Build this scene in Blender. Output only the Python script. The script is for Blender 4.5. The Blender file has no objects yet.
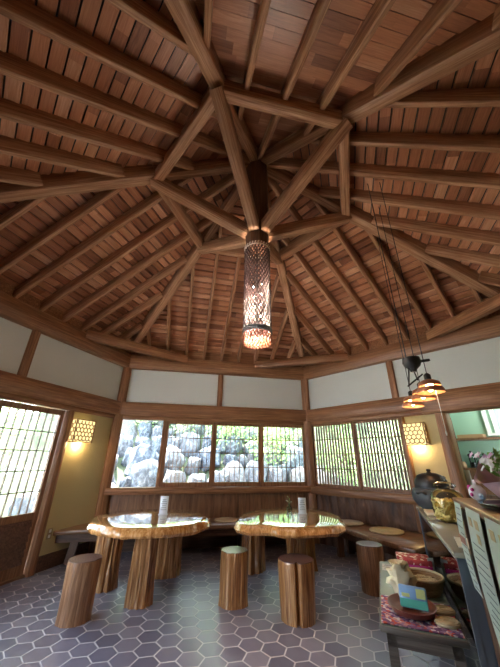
import bpy, bmesh, math, random
from mathutils import Vector, Matrix, noise
random.seed(7)
PI = math.pi
scene = bpy.context.scene
COL = scene.collection
R = 3.6679
HA = R * math.sin(PI / 3)
SL = 0.4675                       # slope of the hips
ZA = 4.9163                       # apex height
RR, ZR = 1.2213, 4.3454           # ring of collar beams
ST = SL / math.cos(PI / 6)        # slope of each bay

# ------------------------------------------------------------------ materials
class NT:
    def __init__(s, name):
        s.m = bpy.data.materials.new(name); s.m.use_nodes = True
        s.t = s.m.node_tree; s.t.nodes.clear()
        s.out = s.n('ShaderNodeOutputMaterial')
    def n(s, typ, **kw):
        nd = s.t.nodes.new(typ)
        for k, v in kw.items(): setattr(nd, k, v)
        return nd
    def l(s, a, b): s.t.links.new(a, b)
    def val(s, sock, v):
        if isinstance(v, bpy.types.NodeSocket): s.l(v, sock)
        else: sock.default_value = v
    def math(s, op, a, b=0.0, c=0.0):
        nd = s.n('ShaderNodeMath', operation=op)
        s.val(nd.inputs[0], a); s.val(nd.inputs[1], b); s.val(nd.inputs[2], c)
        return nd.outputs[0]
    def coords(s, which='Object', scale=(1, 1, 1), rot=(0, 0, 0)):
        tc = s.n('ShaderNodeTexCoord'); mp = s.n('ShaderNodeMapping')
        mp.inputs['Scale'].default_value = scale; mp.inputs['Rotation'].default_value = rot
        s.l(tc.outputs[which], mp.inputs['Vector']); return mp.outputs[0]
    def noise(s, vec, scale=5, detail=4, rough=.55, dist=0.0):
        nd = s.n('ShaderNodeTexNoise'); s.l(vec, nd.inputs['Vector'])
        nd.inputs['Scale'].default_value = scale; nd.inputs['Detail'].default_value = detail
        nd.inputs['Roughness'].default_value = rough; nd.inputs['Distortion'].default_value = dist
        return nd.outputs['Fac']
    def ramp(s, fac, stops):
        nd = s.n('ShaderNodeValToRGB'); s.l(fac, nd.inputs[0])
        el = nd.color_ramp.elements
        while len(el) < len(stops): el.new(.5)
        for e, (p, c) in zip(el, stops): e.position = p; e.color = (*c, 1)
        return nd.outputs[0]
    def mix(s, f, a, b, mode='MIX'):
        nd = s.n('ShaderNodeMix', data_type='RGBA', blend_type=mode)
        s.val(nd.inputs[0], f)
        for i, v in ((6, a), (7, b)):
            if isinstance(v, bpy.types.NodeSocket): s.l(v, nd.inputs[i])
            else: nd.inputs[i].default_value = (*v, 1)
        return nd.outputs[2]
    def bsdf(s, col, rough=.6, bump=None, bstr=.3, bdist=.01, spec=.5, metal=0.0, coat=0.0, alpha=None, emit=None, estr=0, trans=0.0):
        b = s.n('ShaderNodeBsdfPrincipled')
        if isinstance(col, bpy.types.NodeSocket): s.l(col, b.inputs['Base Color'])
        else: b.inputs['Base Color'].default_value = (*col, 1)
        s.val(b.inputs['Roughness'], rough)
        b.inputs['Specular IOR Level'].default_value = spec
        b.inputs['Metallic'].default_value = metal
        b.inputs['Coat Weight'].default_value = coat; b.inputs['Coat Roughness'].default_value = .06
        b.inputs['Transmission Weight'].default_value = trans
        if emit is not None:
            b.inputs['Emission Color'].default_value = (*emit, 1); b.inputs['Emission Strength'].default_value = estr
        if bump is not None:
            bp = s.n('ShaderNodeBump'); bp.inputs['Strength'].default_value = bstr; bp.inputs['Distance'].default_value = bdist
            s.l(bump, bp.inputs['Height']); s.l(bp.outputs[0], b.inputs['Normal'])
        s.l(b.outputs[0], s.out.inputs[0]); return s.m

def plain(name, col, rough=.6, **k):
    n = NT(name); f = n.noise(n.coords('Object'), 9, 3)
    c = n.mix(f, tuple(x * .85 for x in col), tuple(min(1, x * 1.12) for x in col))
    return n.bsdf(c, rough, **k)

def wood(name, dark, mid, light, rough=.55, axis='x', coat=0.0, bstr=.25, sc=1.0, var=.35, spec=.4):
    n = NT(name)
    sca = {'x': (1.6, 42, 42), 'y': (42, 1.6, 42), 'z': (42, 42, 1.6)}[axis]
    v = n.coords('Object', tuple(q * sc for q in sca))
    oi = n.n('ShaderNodeObjectInfo')
    add = n.n('ShaderNodeVectorMath', operation='ADD'); n.l(v, add.inputs[0])
    mul = n.n('ShaderNodeVectorMath', operation='SCALE'); n.l(oi.outputs['Random'], mul.inputs['Scale']); mul.inputs[0].default_value = (31, 17, 53)
    n.l(mul.outputs[0], add.inputs[1]); v = add.outputs[0]
    f1 = n.noise(v, 1.0, 6, .62, .8); f2 = n.noise(v, 3.3, 4, .6, .2)
    f = n.math('ADD', n.math('MULTIPLY', f1, .7), n.math('MULTIPLY', f2, .3))
    c = n.ramp(f, [(.37, dark), (.5, mid), (.63, light)])
    c = n.mix(n.math('MULTIPLY', oi.outputs['Random'], var), c, tuple(x * .55 for x in mid))
    return n.bsdf(c, rough, f, bstr, .004, spec, coat=coat)

M = {}
M['beam'] = wood('roof_timber', (.24, .105, .050), (.46, .235, .125), (.68, .42, .255), .45)
M['king'] = wood('king_post_timber', (.07, .03, .016), (.14, .06, .03), (.22, .10, .05), .45, 'z')
M['trim'] = wood('trim_timber', (.16, .066, .030), (.29, .13, .058), (.44, .23, .115), .42)
M['trimz'] = wood('trim_timber_upright', (.17, .07, .03), (.29, .13, .058), (.42, .22, .11), .45, 'z')
M['board'] = wood('dark_board', (.05, .025, .015), (.10, .048, .028), (.17, .085, .05), .5)
M['boardz'] = wood('dark_board_upright', (.06, .03, .02), (.12, .06, .035), (.19, .10, .06), .5, 'z')
M['bench'] = wood('bench_plank', (.13, .065, .03), (.24, .125, .065), (.36, .20, .11), .35, coat=.2)
M['logz'] = wood('varnished_log', (.13, .045, .014), (.36, .16, .055), (.60, .34, .15), .3, 'z', coat=.45, bstr=.5, sc=1.1, var=.15)
M['logb'] = wood('brown_log', (.13, .055, .026), (.28, .135, .065), (.42, .23, .125), .4, 'z', coat=.15, bstr=.4, sc=1.1, var=.15)
M['slabedge'] = wood('varnished_live_edge', (.30, .11, .028), (.56, .26, .08), (.78, .46, .20), .22, 'z', coat=.7, bstr=.35, sc=.5, var=.1)

def mat_top(name, dark, light, rough, coat):
    n = NT(name)
    v = n.coords('Object', (1, 1, 1))
    w = n.n('ShaderNodeTexWave', wave_type='RINGS', rings_direction='Z'); n.l(v, w.inputs['Vector'])
    w.inputs['Scale'].default_value = 14; w.inputs['Distortion'].default_value = 3.5; w.inputs['Detail'].default_value = 3; w.inputs['Detail Scale'].default_value = 1.2
    f = n.noise(v, 5, 4)
    fac = n.math('ADD', n.math('MULTIPLY', w.outputs['Fac'], .4), n.math('MULTIPLY', f, .6))
    return n.bsdf(n.ramp(fac, [(.25, dark), (.75, light)]), rough, coat=coat, spec=.6)
M['tabletop'] = mat_top('varnished_tabletop', (.22, .105, .035), (.50, .29, .12), .09, 1.0)
M['cut_dark'] = mat_top('dark_end_grain', (.07, .035, .032), (.16, .085, .075), .4, .3)
M['cut_light'] = mat_top('pale_end_grain', (.20, .16, .12), (.36, .30, .24), .3, .5)

def mat_bark():
    n = NT('bark_slab'); v = n.coords('Object', (5, 5, 1.6))
    f = n.noise(v, 2.2, 6, .65, .6)
    return n.bsdf(n.ramp(f, [(.3, (.045, .022, .014)), (.5, (.13, .062, .036)), (.7, (.24, .125, .075))]), .55, f, .7, .02)
M['bark'] = mat_bark()

def mat_wainscot():
    n = NT('vertical_board_wainscot'); v = n.coords('Object', (9, 9, .8))
    f = n.noise(v, 3, 5, .6, .4)
    return n.bsdf(n.ramp(f, [(.3, (.13, .055, .026)), (.5, (.24, .115, .058)), (.7, (.33, .17, .09))]), .5, f, .2, .005)
M['wains'] = mat_wainscot()

def mat_roofboards():
    n = NT('red_brown_roof_boards')
    uv = n.n('ShaderNodeUVMap'); sp = n.n('ShaderNodeSeparateXYZ'); n.l(uv.outputs[0], sp.inputs[0])
    u, v = sp.outputs[0], sp.outputs[1]
    row = n.math('FLOOR', v)
    wn = n.n('ShaderNodeTexWhiteNoise', noise_dimensions='1D'); n.l(row, wn.inputs['W'])
    uu = n.math('ADD', n.math('DIVIDE', u, .72), n.math('MULTIPLY', wn.outputs['Value'], 7.3))
    seg = n.math('FLOOR', uu)
    cb = n.n('ShaderNodeCombineXYZ'); n.l(row, cb.inputs[0]); n.l(seg, cb.inputs[1])
    w2 = n.n('ShaderNodeTexWhiteNoise', noise_dimensions='2D'); n.l(cb.outputs[0], w2.inputs['Vector'])
    g = n.n('ShaderNodeCombineXYZ'); n.l(n.math('MULTIPLY', u, 2.2), g.inputs[0]); n.l(n.math('MULTIPLY', v, 3.5), g.inputs[1]); n.l(n.math('MULTIPLY', w2.outputs['Value'], 20), g.inputs[2])
    f = n.noise(g.outputs[0], 1.6, 5, .6, 1.2)
    fac = n.math('ADD', n.math('MULTIPLY', f, .55), n.math('MULTIPLY', w2.outputs['Value'], .45))
    c = n.ramp(fac, [(.2, (.20, .075, .040)), (.45, (.42, .175, .090)), (.62, (.56, .26, .14)), (.85, (.76, .46, .30))])
    return n.bsdf(c, .36, f, .15, .004, .55)
M['roof'] = mat_roofboards()

def mat_floor():
    n = NT('blue_grey_hexagon_tiles')
    tc = n.n('ShaderNodeTexCoord'); sp = n.n('ShaderNodeSeparateXYZ'); n.l(tc.outputs['Object'], sp.inputs[0])
    S = .181
    # hexes whose flat sides face +-Y: lattice cell S along y, S*sqrt3 along x
    x = n.math('DIVIDE', n.math('ADD', sp.outputs[0], 20 * S + .413), S); y = n.math('DIVIDE', n.math('ADD', sp.outputs[1], 20 * S - .388 + .0), S)
    r3 = math.sqrt(3)
    def cell(ox, oy):
        cx = n.math('MULTIPLY', n.math('ROUND', n.math('DIVIDE', n.math('SUBTRACT', x, ox), r3)), r3)
        cy = n.math('ROUND', n.math('SUBTRACT', y, oy))
        return n.math('SUBTRACT', n.math('SUBTRACT', x, ox), cx), n.math('SUBTRACT', n.math('SUBTRACT', y, oy), cy), cx, cy
    ax, ay, acx, acy = cell(0, 0); bx, by, bcx, bcy = cell(r3 / 2, .5)
    la = n.math('ADD', n.math('MULTIPLY', ax, ax), n.math('MULTIPLY', ay, ay))
    lb = n.math('ADD', n.math('MULTIPLY', bx, bx), n.math('MULTIPLY', by, by))
    sel = n.math('LESS_THAN', la, lb)
    def pick(p, q): return n.math('ADD', n.math('MULTIPLY', p, sel), n.math('MULTIPLY', q, n.math('SUBTRACT', 1.0, sel)))
    gx = n.math('ABSOLUTE', pick(ax, bx)); gy = n.math('ABSOLUTE', pick(ay, by))
    d = n.math('MAXIMUM', gy, n.math('ADD', n.math('MULTIPLY', gx, r3 / 2), n.math('MULTIPLY', gy, .5)))
    cid = n.n('ShaderNodeCombineXYZ')
    n.l(pick(acx, n.math('ADD', bcx, .7)), cid.inputs[0]); n.l(pick(acy, n.math('ADD', bcy, .3)), cid.inputs[1])
    wn = n.n('ShaderNodeTexWhiteNoise', noise_dimensions='2D'); n.l(cid.outputs[0], wn.inputs['Vector'])
    f = n.noise(tc.outputs['Object'], 14, 5, .6)
    tone = n.math('ADD', n.math('MULTIPLY', wn.outputs['Value'], .55), n.math('MULTIPLY', f, .45))
    tile = n.ramp(tone, [(.15, (.11, .105, .15)), (.5, (.165, .155, .21)), (.85, (.235, .215, .265))])
    g = n.math('SMOOTH_MIN', n.math('MULTIPLY', n.math('MAXIMUM', n.math('SUBTRACT', d, .462), 0.0), 60.0), 1.0, .1)
    c = n.mix(g, tile, (.50, .47, .50))
    h = n.math('SUBTRACT', n.math('MULTIPLY', f, .25), g)
    rough = n.math('ADD', n.math('MULTIPLY', f, .3), n.math('ADD', .20, n.math('MULTIPLY', g, .4)))
    return n.bsdf(c, rough, h, .35, .004, .5)
M['floor'] = mat_floor()

def mat_plaster(name, col, bs=.25):
    n = NT(name); v = n.coords('Object'); f = n.noise(v, 28, 6, .7); f2 = n.noise(v, 2, 2)
    c = n.mix(f2, tuple(x * .92 for x in col), col)
    return n.bsdf(c, .9, f, bs, .006, .2)
M['white'] = mat_plaster('white_plaster', (.74, .78, .75), .1)
M['ochre'] = mat_plaster('ochre_plaster', (.56, .47, .26), .5)
M['green'] = mat_plaster('green_paint', (.36, .56, .43), .05)

def mat_glass(name='window_glass', tint=(1, 1, 1), ref=.9):
    n = NT(name)
    t = n.n('ShaderNodeBsdfTransparent'); t.inputs[0].default_value = (*tint, 1)
    g = n.n('ShaderNodeBsdfGlossy'); g.inputs['Roughness'].default_value = .02
    fr = n.n('ShaderNodeFresnel'); fr.inputs[0].default_value = 1.45
    mx = n.n('ShaderNodeMixShader'); n.l(n.math('MULTIPLY', fr.outputs[0], ref), mx.inputs[0]); n.l(t.outputs[0], mx.inputs[1]); n.l(g.outputs[0], mx.inputs[2])
    n.l(mx.outputs[0], n.out.inputs[0]); return n.m
M['glass'] = mat_glass()
M['caseglass'] = mat_glass('case_glass', (.80, .88, .84), 1.0)

def mat_emit(name, col, st):
    n = NT(name); e = n.n('ShaderNodeEmission'); e.inputs[0].default_value = (*col, 1); e.inputs[1].default_value = st
    n.l(e.outputs[0], n.out.inputs[0]); return n.m
M['paperglow'] = mat_emit('lit_shade_paper', (1, .74, .30), .62)
M['bulb'] = mat_emit('lit_bulb', (1, .80, .55), 14)
M['bulb_soft'] = mat_emit('lit_pendant_bulb', (1, .66, .30), 30)
M['black'] = plain('black_iron', (.018, .018, .02), .45)
M['iron'] = plain('grey_black_iron', (.05, .055, .065), .5)
M['copper'] = plain('copper_shade', (.50, .22, .12), .35, metal=.5)
M['steel'] = plain('bluish_steel', (.22, .28, .36), .3, metal=.6)
M['wicker'] = plain('grey_brown_wicker', (.060, .033, .029), .55)
M['wickerpale'] = plain('pale_wicker', (.80, .74, .66), .6)
M['wickerglow'] = plain('glow_tinted_wicker', (.30, .10, .045), .6)  # orange bulb glow at the lantern's bottom put into the wicker colour
M['paper'] = plain('white_paper', (.72, .74, .72), .5)
M['menu'] = plain('pale_green_card', (.50, .58, .52), .35)
M['ink'] = plain('dark_ink', (.10, .13, .14), .6)
M['redink'] = plain('brown_red_picture', (.32, .13, .09), .5)
M['tan'] = plain('tan_food_picture', (.48, .38, .20), .5)
M['chips'] = plain('yellow_crackers', (.92, .74, .26), .6)
M['acryl'] = plain('white_card_acrylic', (.75, .80, .85), .2)
M['cushion'] = plain('straw_cushion', (.62, .50, .34), .8)
M['cushion2'] = plain('pale_cushion', (.60, .54, .50), .8)
M['graywood'] = wood('grey_brown_table_wood', (.10, .08, .07), (.18, .145, .12), (.27, .22, .19), .45)
M['casetop'] = plain('grey_green_lacquered_top', (.30, .28, .22), .18)
M['casepanel'] = plain('grey_green_case_panel', (.30, .34, .30), .35)
M['darkslat'] = wood('dark_red_slats', (.07, .028, .016), (.14, .058, .032), (.22, .10, .06), .5)
M['sage'] = plain('sage_grey_table_top', (.20, .22, .17), .4)
M['basket'] = plain('brown_basket', (.34, .20, .10), .7)
M['traywood'] = plain('red_brown_lacquer', (.20, .055, .035), .3)
M['lacquer'] = plain('black_lacquer', (.012, .012, .014), .15)
M['wovengold'] = plain('pale_woven_straw', (.58, .48, .30), .75)
M['bagplastic'] = plain('crinkled_cream_wrapper', (.75, .66, .46), .25)
M['pinkpaper'] = plain('pink_wrapping_paper', (.66, .42, .50), .4)
M['petal'] = plain('white_petal', (.85, .82, .85), .6)
M['petalpink'] = plain('pink_petal', (.72, .45, .66), .6)
M['magenta'] = plain('magenta_cloth', (.42, .02, .18), .7)
M['whitecloth'] = plain('white_cloth', (.75, .72, .76), .8)
M['leaf'] = plain('bright_green_leaf', (.22, .44, .09), .5)
M['bluecloth'] = plain('pale_blue_ribbon', (.42, .58, .78), .5)
M['socket'] = plain('outlet_plate', (.34, .27, .15), .4)
M['whiteframe'] = plain('white_frame_paint', (.80, .82, .80), .5)
M['picblue'] = plain('blue_package_print', (.20, .36, .62), .3)
M['picgreen'] = plain('green_package_print', (.10, .45, .38), .3)
M['picyel'] = plain('yellow_package_print', (.50, .58, .25), .3)
M['grey_cord'] = plain('grey_cord', (.16, .19, .20), .7)
M['clay'] = plain('pale_wooden_block', (.48, .30, .16), .6)

def mat_cloth(name, cols, sc):
    n = NT(name); v = n.coords('Object')
    vo = n.n('ShaderNodeTexVoronoi'); n.l(v, vo.inputs['Vector']); vo.inputs['Scale'].default_value = sc
    sp = n.n('ShaderNodeSeparateColor'); n.l(vo.outputs['Color'], sp.inputs[0])
    nd = n.ramp(sp.outputs[0], [(i / len(cols), c) for i, c in enumerate(cols)])
    n.t.nodes[-1].color_ramp.interpolation = 'CONSTANT'
    return n.bsdf(nd, .8)
M['runner'] = mat_cloth('patterned_runner', [(.55, .08, .06), (.20, .08, .20), (.70, .62, .66), (.30, .18, .34), (.62, .30, .28), (.14, .06, .16)], 55)
M['redpattern'] = mat_cloth('red_white_pattern', [(.42, .05, .05), (.42, .05, .05), (.75, .60, .50), (.30, .03, .04)], 45)

def mat_rock():
    n = NT('garden_rock'); v = n.coords('Object'); f = n.noise(v, 3.2, 7, .65, .5); oi = n.n('ShaderNodeObjectInfo')
    c = n.ramp(f, [(.36, (.02, .027, .04)), (.5, (.075, .095, .125)), (.66, (.24, .27, .31))])
    c = n.mix(n.math('MULTIPLY', oi.outputs['Random'], .4), c, (.24, .22, .20))
    return n.bsdf(c, .85, f, .8, .05)
M['rock'] = mat_rock()
def mat_leaves(name, a, b):
    n = NT(name); v = n.coords('Object'); f = n.noise(v, 6, 3)
    c = n.ramp(f, [(.35, a), (.65, b)])
    d = n.n('ShaderNodeBsdfDiffuse'); n.l(c, d.inputs[0]); t = n.n('ShaderNodeBsdfTranslucent'); n.l(c, t.inputs[0])
    mx = n.n('ShaderNodeMixShader'); mx.inputs[0].default_value = .45; n.l(d.outputs[0], mx.inputs[1]); n.l(t.outputs[0], mx.inputs[2])
    n.l(mx.outputs[0], n.out.inputs[0]); return n.m
M['foliage'] = mat_leaves('shrub_leaves', (.16, .34, .10), (.42, .62, .24))
M['foliage2'] = mat_leaves('pale_leaves', (.30, .48, .20), (.60, .74, .42))
M['soil'] = plain('mossy_garden_soil', (.07, .09, .05), .95)
M['gravel'] = plain('pale_gravel', (.74, .73, .70), .9)  # lightened so the sunlit ground bounces light up to the ceiling
M['trunk'] = wood('tree_bark', (.12, .09, .07), (.22, .18, .14), (.34, .29, .24), .9, 'z')

# ------------------------------------------------------------------ mesh builder
class MB:
    def __init__(s): s.v = []; s.f = []; s.m = []; s.sm = []; s.uv = None
    def add(s, vs, fs, mi=0, smooth=False):
        o = len(s.v); s.v += [Vector(q) for q in vs]
        for f in fs: s.f.append([i + o for i in f]); s.m.append(mi); s.sm.append(smooth)
    def box(s, c, sz, rot=None, mi=0):
        hx, hy, hz = [q / 2 for q in sz]; c = Vector(c)
        vs = [Vector((x, y, z)) for z in (-hz, hz) for y in (-hy, hy) for x in (-hx, hx)]
        if rot is not None: vs = [rot @ q for q in vs]
        s.add([q + c for q in vs], [(0, 2, 3, 1), (4, 5, 7, 6), (0, 1, 5, 4), (2, 6, 7, 3), (0, 4, 6, 2), (1, 3, 7, 5)], mi)
    def hexa(s, p8, mi=0):   # p8: 4 bottom (ccw), 4 top
        s.add(p8, [(3, 2, 1, 0), (4, 5, 6, 7), (0, 1, 5, 4), (1, 2, 6, 5), (2, 3, 7, 6), (3, 0, 4, 7)], mi)
    def bar(s, a, b, w, d=None, mi=0, up=(0, 0, 1)):
        a, b = Vector(a), Vector(b); d = d or w; x = (b - a); L = x.length; x.normalize()
        u = Vector(up)
        if abs(x.dot(u)) > .98: u = Vector((0, 1, 0))
        y = u.cross(x).normalized(); z = x.cross(y)
        rot = Matrix((x, y, z)).transposed()
        s.box((a + b) / 2, (L, w, d), rot, mi)
    def tube(s, pts, r, seg=8, mi=0, closed=False, cap=True):
        pts = [Vector(p) for p in pts]; n = len(pts); rs = r if isinstance(r, (list, tuple)) else [r] * n
        vs = []; prev = None
        for i, p in enumerate(pts):
            t = (pts[(i + 1) % n] - pts[i - 1]) if closed else (pts[min(i + 1, n - 1)] - pts[max(i - 1, 0)])
            t.normalize()
            u = prev if prev is not None else (Vector((0, 0, 1)) if abs(t.z) < .9 else Vector((1, 0, 0)))
            y = t.cross(u).normalized(); z = y.cross(t).normalized(); prev = z
            for k in range(seg):
                a = 2 * PI * k / seg; vs.append(p + (y * math.cos(a) + z * math.sin(a)) * rs[i])
        fs = []
        for i in range(n if closed else n - 1):
            j = (i + 1) % n
            for k in range(seg):
                k2 = (k + 1) % seg; fs.append((i * seg + k, i * seg + k2, j * seg + k2, j * seg + k))
        s.add(vs, fs, mi, True)
        if cap and not closed:
            o = len(s.v) - len(vs)
            s.f.append([o + k for k in range(seg)][::-1]); s.m.append(mi); s.sm.append(False)
            s.f.append([o + (n - 1) * seg + k for k in range(seg)]); s.m.append(mi); s.sm.append(False)
    def lathe(s, prof, c=(0, 0, 0), seg=32, mi=0, fn=None, caps=True, mcap=None):
        c = Vector(c); vs = []
        for (r, z) in prof:
            for k in range(seg):
                a = 2 * PI * k / seg; rr = r * (fn(a, z) if fn else 1)
                vs.append(c + Vector((rr * math.cos(a), rr * math.sin(a), z)))
        fs = [(i * seg + k, i * seg + (k + 1) % seg, (i + 1) * seg + (k + 1) % seg, (i + 1) * seg + k) for i in range(len(prof) - 1) for k in range(seg)]
        s.add(vs, fs, mi, True)
        if caps:
            o = len(s.v) - len(vs)
            s.f.append([o + k for k in range(seg)][::-1]); s.m.append(mi); s.sm.append(False)
            s.f.append([o + (len(prof) - 1) * seg + k for k in range(seg)]); s.m.append(mi if mcap is None else mcap); s.sm.append(False)
    def prism(s, pts, z0, z1, mi=0):
        n = len(pts); vs = [(p[0], p[1], z0) for p in pts] + [(p[0], p[1], z1) for p in pts]
        s.add(vs, [tuple(range(n))[::-1], tuple(range(n, 2 * n))] + [(i, (i + 1) % n, n + (i + 1) % n, n + i) for i in range(n)], mi)
    def build(s, name, mats, parent=None, loc=None, rz=0, bevel=0, kind=None):
        me = bpy.data.meshes.new(name)
        me.from_pydata([tuple(q) for q in s.v], [], s.f)
        if not isinstance(mats, (list, tuple)): mats = [mats]
        for m in mats: me.materials.append(m)
        for p, mi, sm in zip(me.polygons, s.m, s.sm): p.material_index = mi; p.use_smooth = sm
        if s.uv:
            l = me.uv_layers.new(name='UVMap')
            for p in me.polygons:
                for li in p.loop_indices: l.data[li].uv = s.uv[me.loops[li].vertex_index]
        bm = bmesh.new(); bm.from_mesh(me)
        if bevel:
            ed = [e for e in bm.edges if len(e.link_faces) == 2 and e.calc_face_angle(0) > .6]
            bmesh.ops.bevel(bm, geom=ed, offset=bevel, segments=1, affect='EDGES')
        bmesh.ops.recalc_face_normals(bm, faces=bm.faces)
        bm.to_mesh(me); bm.free()
        me.set_sharp_from_angle(angle=math.radians(50))
        o = bpy.data.objects.new(name, me); COL.objects.link(o)
        if parent is not None: o.parent = parent
        if loc is not None: o.location = loc
        o.rotation_euler = (0, 0, rz)
        if kind: o['kind'] = kind
        return o

def tag(o, label, cat, group=None, kind=None):
    o['label'] = label; o['category'] = cat
    if group: o['group'] = group
    if kind: o['kind'] = kind
    return o
def empty(name, loc=(0, 0, 0), rz=0, kind=None):
    o = bpy.data.objects.new(name, None); COL.objects.link(o); o.location = loc; o.rotation_euler = (0, 0, rz); o.empty_display_size = .1
    if kind: o['kind'] = kind
    return o
def thing(name, label, cat, loc=(0, 0, 0), rz=0, group=None):
    return tag(empty(name, loc, rz), label, cat, group)
def copy_tree(o, parent=None):
    c = o.copy(); COL.objects.link(c)
    if parent is not None: c.parent = parent
    for ch in list(o.children): copy_tree(ch, c)
    return c

def timber(name, A, B, w, d, mat, parent=None, up=(0, 0, 1), ch=.006, jit=.0015, label=None):
    """chamfered squared timber from A to B (centre line), grain along local X"""
    A, B = Vector(A), Vector(B); x = B - A; L = x.length; x.normalize()
    u = Vector(up)
    if abs(x.dot(u)) > .98: u = Vector((0, 1, 0))
    y = u.cross(x).normalized(); z = x.cross(y)
    hw, hd = w / 2, d / 2
    sec = [(-hw + ch, -hd), (hw - ch, -hd), (hw, -hd + ch), (hw, hd - ch), (hw - ch, hd), (-hw + ch, hd), (-hw, hd - ch), (-hw, -hd + ch)]
    n = max(2, int(L / .35)); m = MB(); vs = []
    for i in range(n + 1):
        jy, jz = random.uniform(-jit, jit), random.uniform(-jit, jit)
        for (a, b) in sec: vs.append((L * i / n, a + jy, b + jz))
    fs = [(i * 8 + k, i * 8 + (k + 1) % 8, (i + 1) * 8 + (k + 1) % 8, (i + 1) * 8 + k) for i in range(n) for k in range(8)]
    fs += [tuple(range(8))[::-1], tuple(n * 8 + k for k in range(8))]
    m.add(vs, fs)
    o = m.build(name, mat, parent)
    o.matrix_local = Matrix.Translation(A) @ Matrix((x, y, z)).transposed().to_4x4()
    if label: o['label'] = label
    return o

# ------------------------------------------------------------------ hexagonal plan
CO = [Vector((R * math.cos(a), R * math.sin(a), 0)) for a in [math.radians(q) for q in (120, 60, 0, -60, -120, 180)]]
WALLS = {'back': (0, 1), 'right': (1, 2), 'left': (0, 5), 'front_right': (2, 3), 'front': (4, 3), 'front_left': (5, 4)}
class W:
    def __init__(s, key):
        a, b = WALLS[key]; s.A = CO[a]; s.D = (CO[b] - CO[a]).normalized()
        n = Vector((-s.D.y, s.D.x, 0)); s.N = n if n.dot(s.A) < 0 else -n   # inward
    def p(s, q, z, o=0): return s.A + s.D * q + s.N * o + Vector((0, 0, z))
    def box(s, mb, s0, s1, z0, z1, o0, o1, mi=0):
        mb.hexa([s.p(s0, z0, o0), s.p(s1, z0, o0), s.p(s1, z0, o1), s.p(s0, z0, o1), s.p(s0, z1, o0), s.p(s1, z1, o0), s.p(s1, z1, o1), s.p(s0, z1, o1)], mi)
Z_SILL, Z_HEAD, Z_HT, Z_PL, Z_PT = .86, 1.97, 2.27, 2.91, 3.17
DC = Vector((math.sin(math.radians(34.6)), math.cos(math.radians(34.6)), 0)); NC = Vector((DC.y, -DC.x, 0))
def cp(n, d, z=0): return NC * n + DC * d + Vector((0, 0, z))     # counter frame: n into the counter, d along it
CROT = Matrix((NC, DC, Vector((0, 0, 1)))).transposed()
CRZ = -math.radians(34.6)

# ------------------------------------------------------------------ floor, ceiling
m = MB(); m.prism([(c.x * 1.06, c.y * 1.06) for c in CO], -.12, 0); m.build('floor', M['floor'], kind='structure')

ceil = empty('ceiling', (0, 0, 0), kind='structure')
def zb(a): return ZA + .045 - ST * a            # underside plane of rafters in a bay, by apothem distance
RW, RD = .050, .158
cs, sn = 1 / math.sqrt(1 + ST * ST), ST / math.sqrt(1 + ST * ST)
for bi, (a_, b_) in enumerate([(0, 1), (1, 2), (2, 3), (3, 4), (4, 5), (5, 0)]):
    mid = (CO[a_] + CO[b_]) / 2; D = (CO[b_] - CO[a_]).normalized(); O = mid.normalized()
    for k in range(-4, 5):
        t = k * R / 10
        a0 = max(abs(t) * math.sqrt(3) + .10, .13)
        a1 = HA + .95  # unseen eaves, lengthened to keep direct sun out of the windows
        P = lambda a: O * a + D * t + Vector((0, 0, zb(a))) + (Vector((0, 0, 1)) * cs + O * sn) * (RD / 2)
        timber('rafter', P(a1), P(a0), RW, RD, M['beam'], ceil, jit=.0015)
    # lapped boards
    m = MB(); m.uv = []; bw = .099; nb = int((HA + 1.05) / bw) + 1; off = RD * 1.0 / cs
    for i in range(nb):
        i0 = i * bw + .011; i1 = min((i + 1) * bw, HA + 1.06)
        vs = []
        for (a, dz) in ((i0, -.017), (i1, .004), (i1, .026), (i0, .010)):
            for sg in (-1, 1):
                vs.append(O * a + D * (sg * a / math.sqrt(3)) + Vector((0, 0, zb(a) + off + dz)))
                m.uv.append((sg * a / math.sqrt(3) + bi * 9.1, i + bi * 40 + (.02 if a == i0 else .98)))
        m.add(vs, [(0, 1, 3, 2), (2, 3, 5, 4), (4, 5, 7, 6), (6, 7, 1, 0)])
    m.build('roof_boards', M['roof'], ceil)
# roof covering above the boards
m = MB()
for (a_, b_) in [(0, 1), (1, 2), (2, 3), (3, 4), (4, 5), (5, 0)]:
    k = (HA + 1.12) / HA; A, B = CO[a_] * k, CO[b_] * k; zt = ZA + .31; ze = zb(HA + 1.12) + RD / cs + .05
    T = Vector((0, 0, zt)); A2, B2 = A + Vector((0, 0, ze)), B + Vector((0, 0, ze)); up = Vector((0, 0, .08))
    m.add([T, A2, B2, T + up, A2 + up, B2 + up], [(0, 1, 2), (3, 5, 4), (1, 4, 5, 2)])
m.build('roof_covering', M['iron'], ceil)
HW, HD = .125, .20
for c in CO:
    u = c.normalized(); n_ = Vector((u.x * SL, u.y * SL, 1)).normalized()
    P = lambda r: u * r + Vector((0, 0, ZA - SL * r)) + n_ * (HD / 2)
    timber('hip_beam', P(R + 1.05), P(RR), HW, HD, M['beam'], ceil)
    timber('hip_beam', P(RR), P(.09), HW * .85, HD * .8, M['beam'], ceil)
for i in range(6):   # collar ring and struts
    u = CO[i].normalized(); v = CO[(i + 1) % 6].normalized() if i < 2 else None
ring = sorted([c.normalized() for c in CO], key=lambda q: math.atan2(q.y, q.x))
for i in range(6):
    u, v = ring[i], ring[(i + 1) % 6]; z = ZR + .02
    a = u * RR; b = v * RR; dd = (b - a).normalized() * .03
    timber('collar_beam', a + dd + Vector((0, 0, z)), b - dd + Vector((0, 0, z)), .10, .17, M['beam'], ceil)
    timber('strut', u * .10 + Vector((0, 0, 3.77)), u * (RR + .03) + Vector((0, 0, ZR - .02)), .115, .14, M['beam'], ceil)
m = MB(); m.lathe([(.118, 3.54), (.132, 3.57), (.145, 3.80), (.145, 4.95), (.12, 5.0)], seg=8); kp = m.build('king_post', M['king'], ceil)
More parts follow.
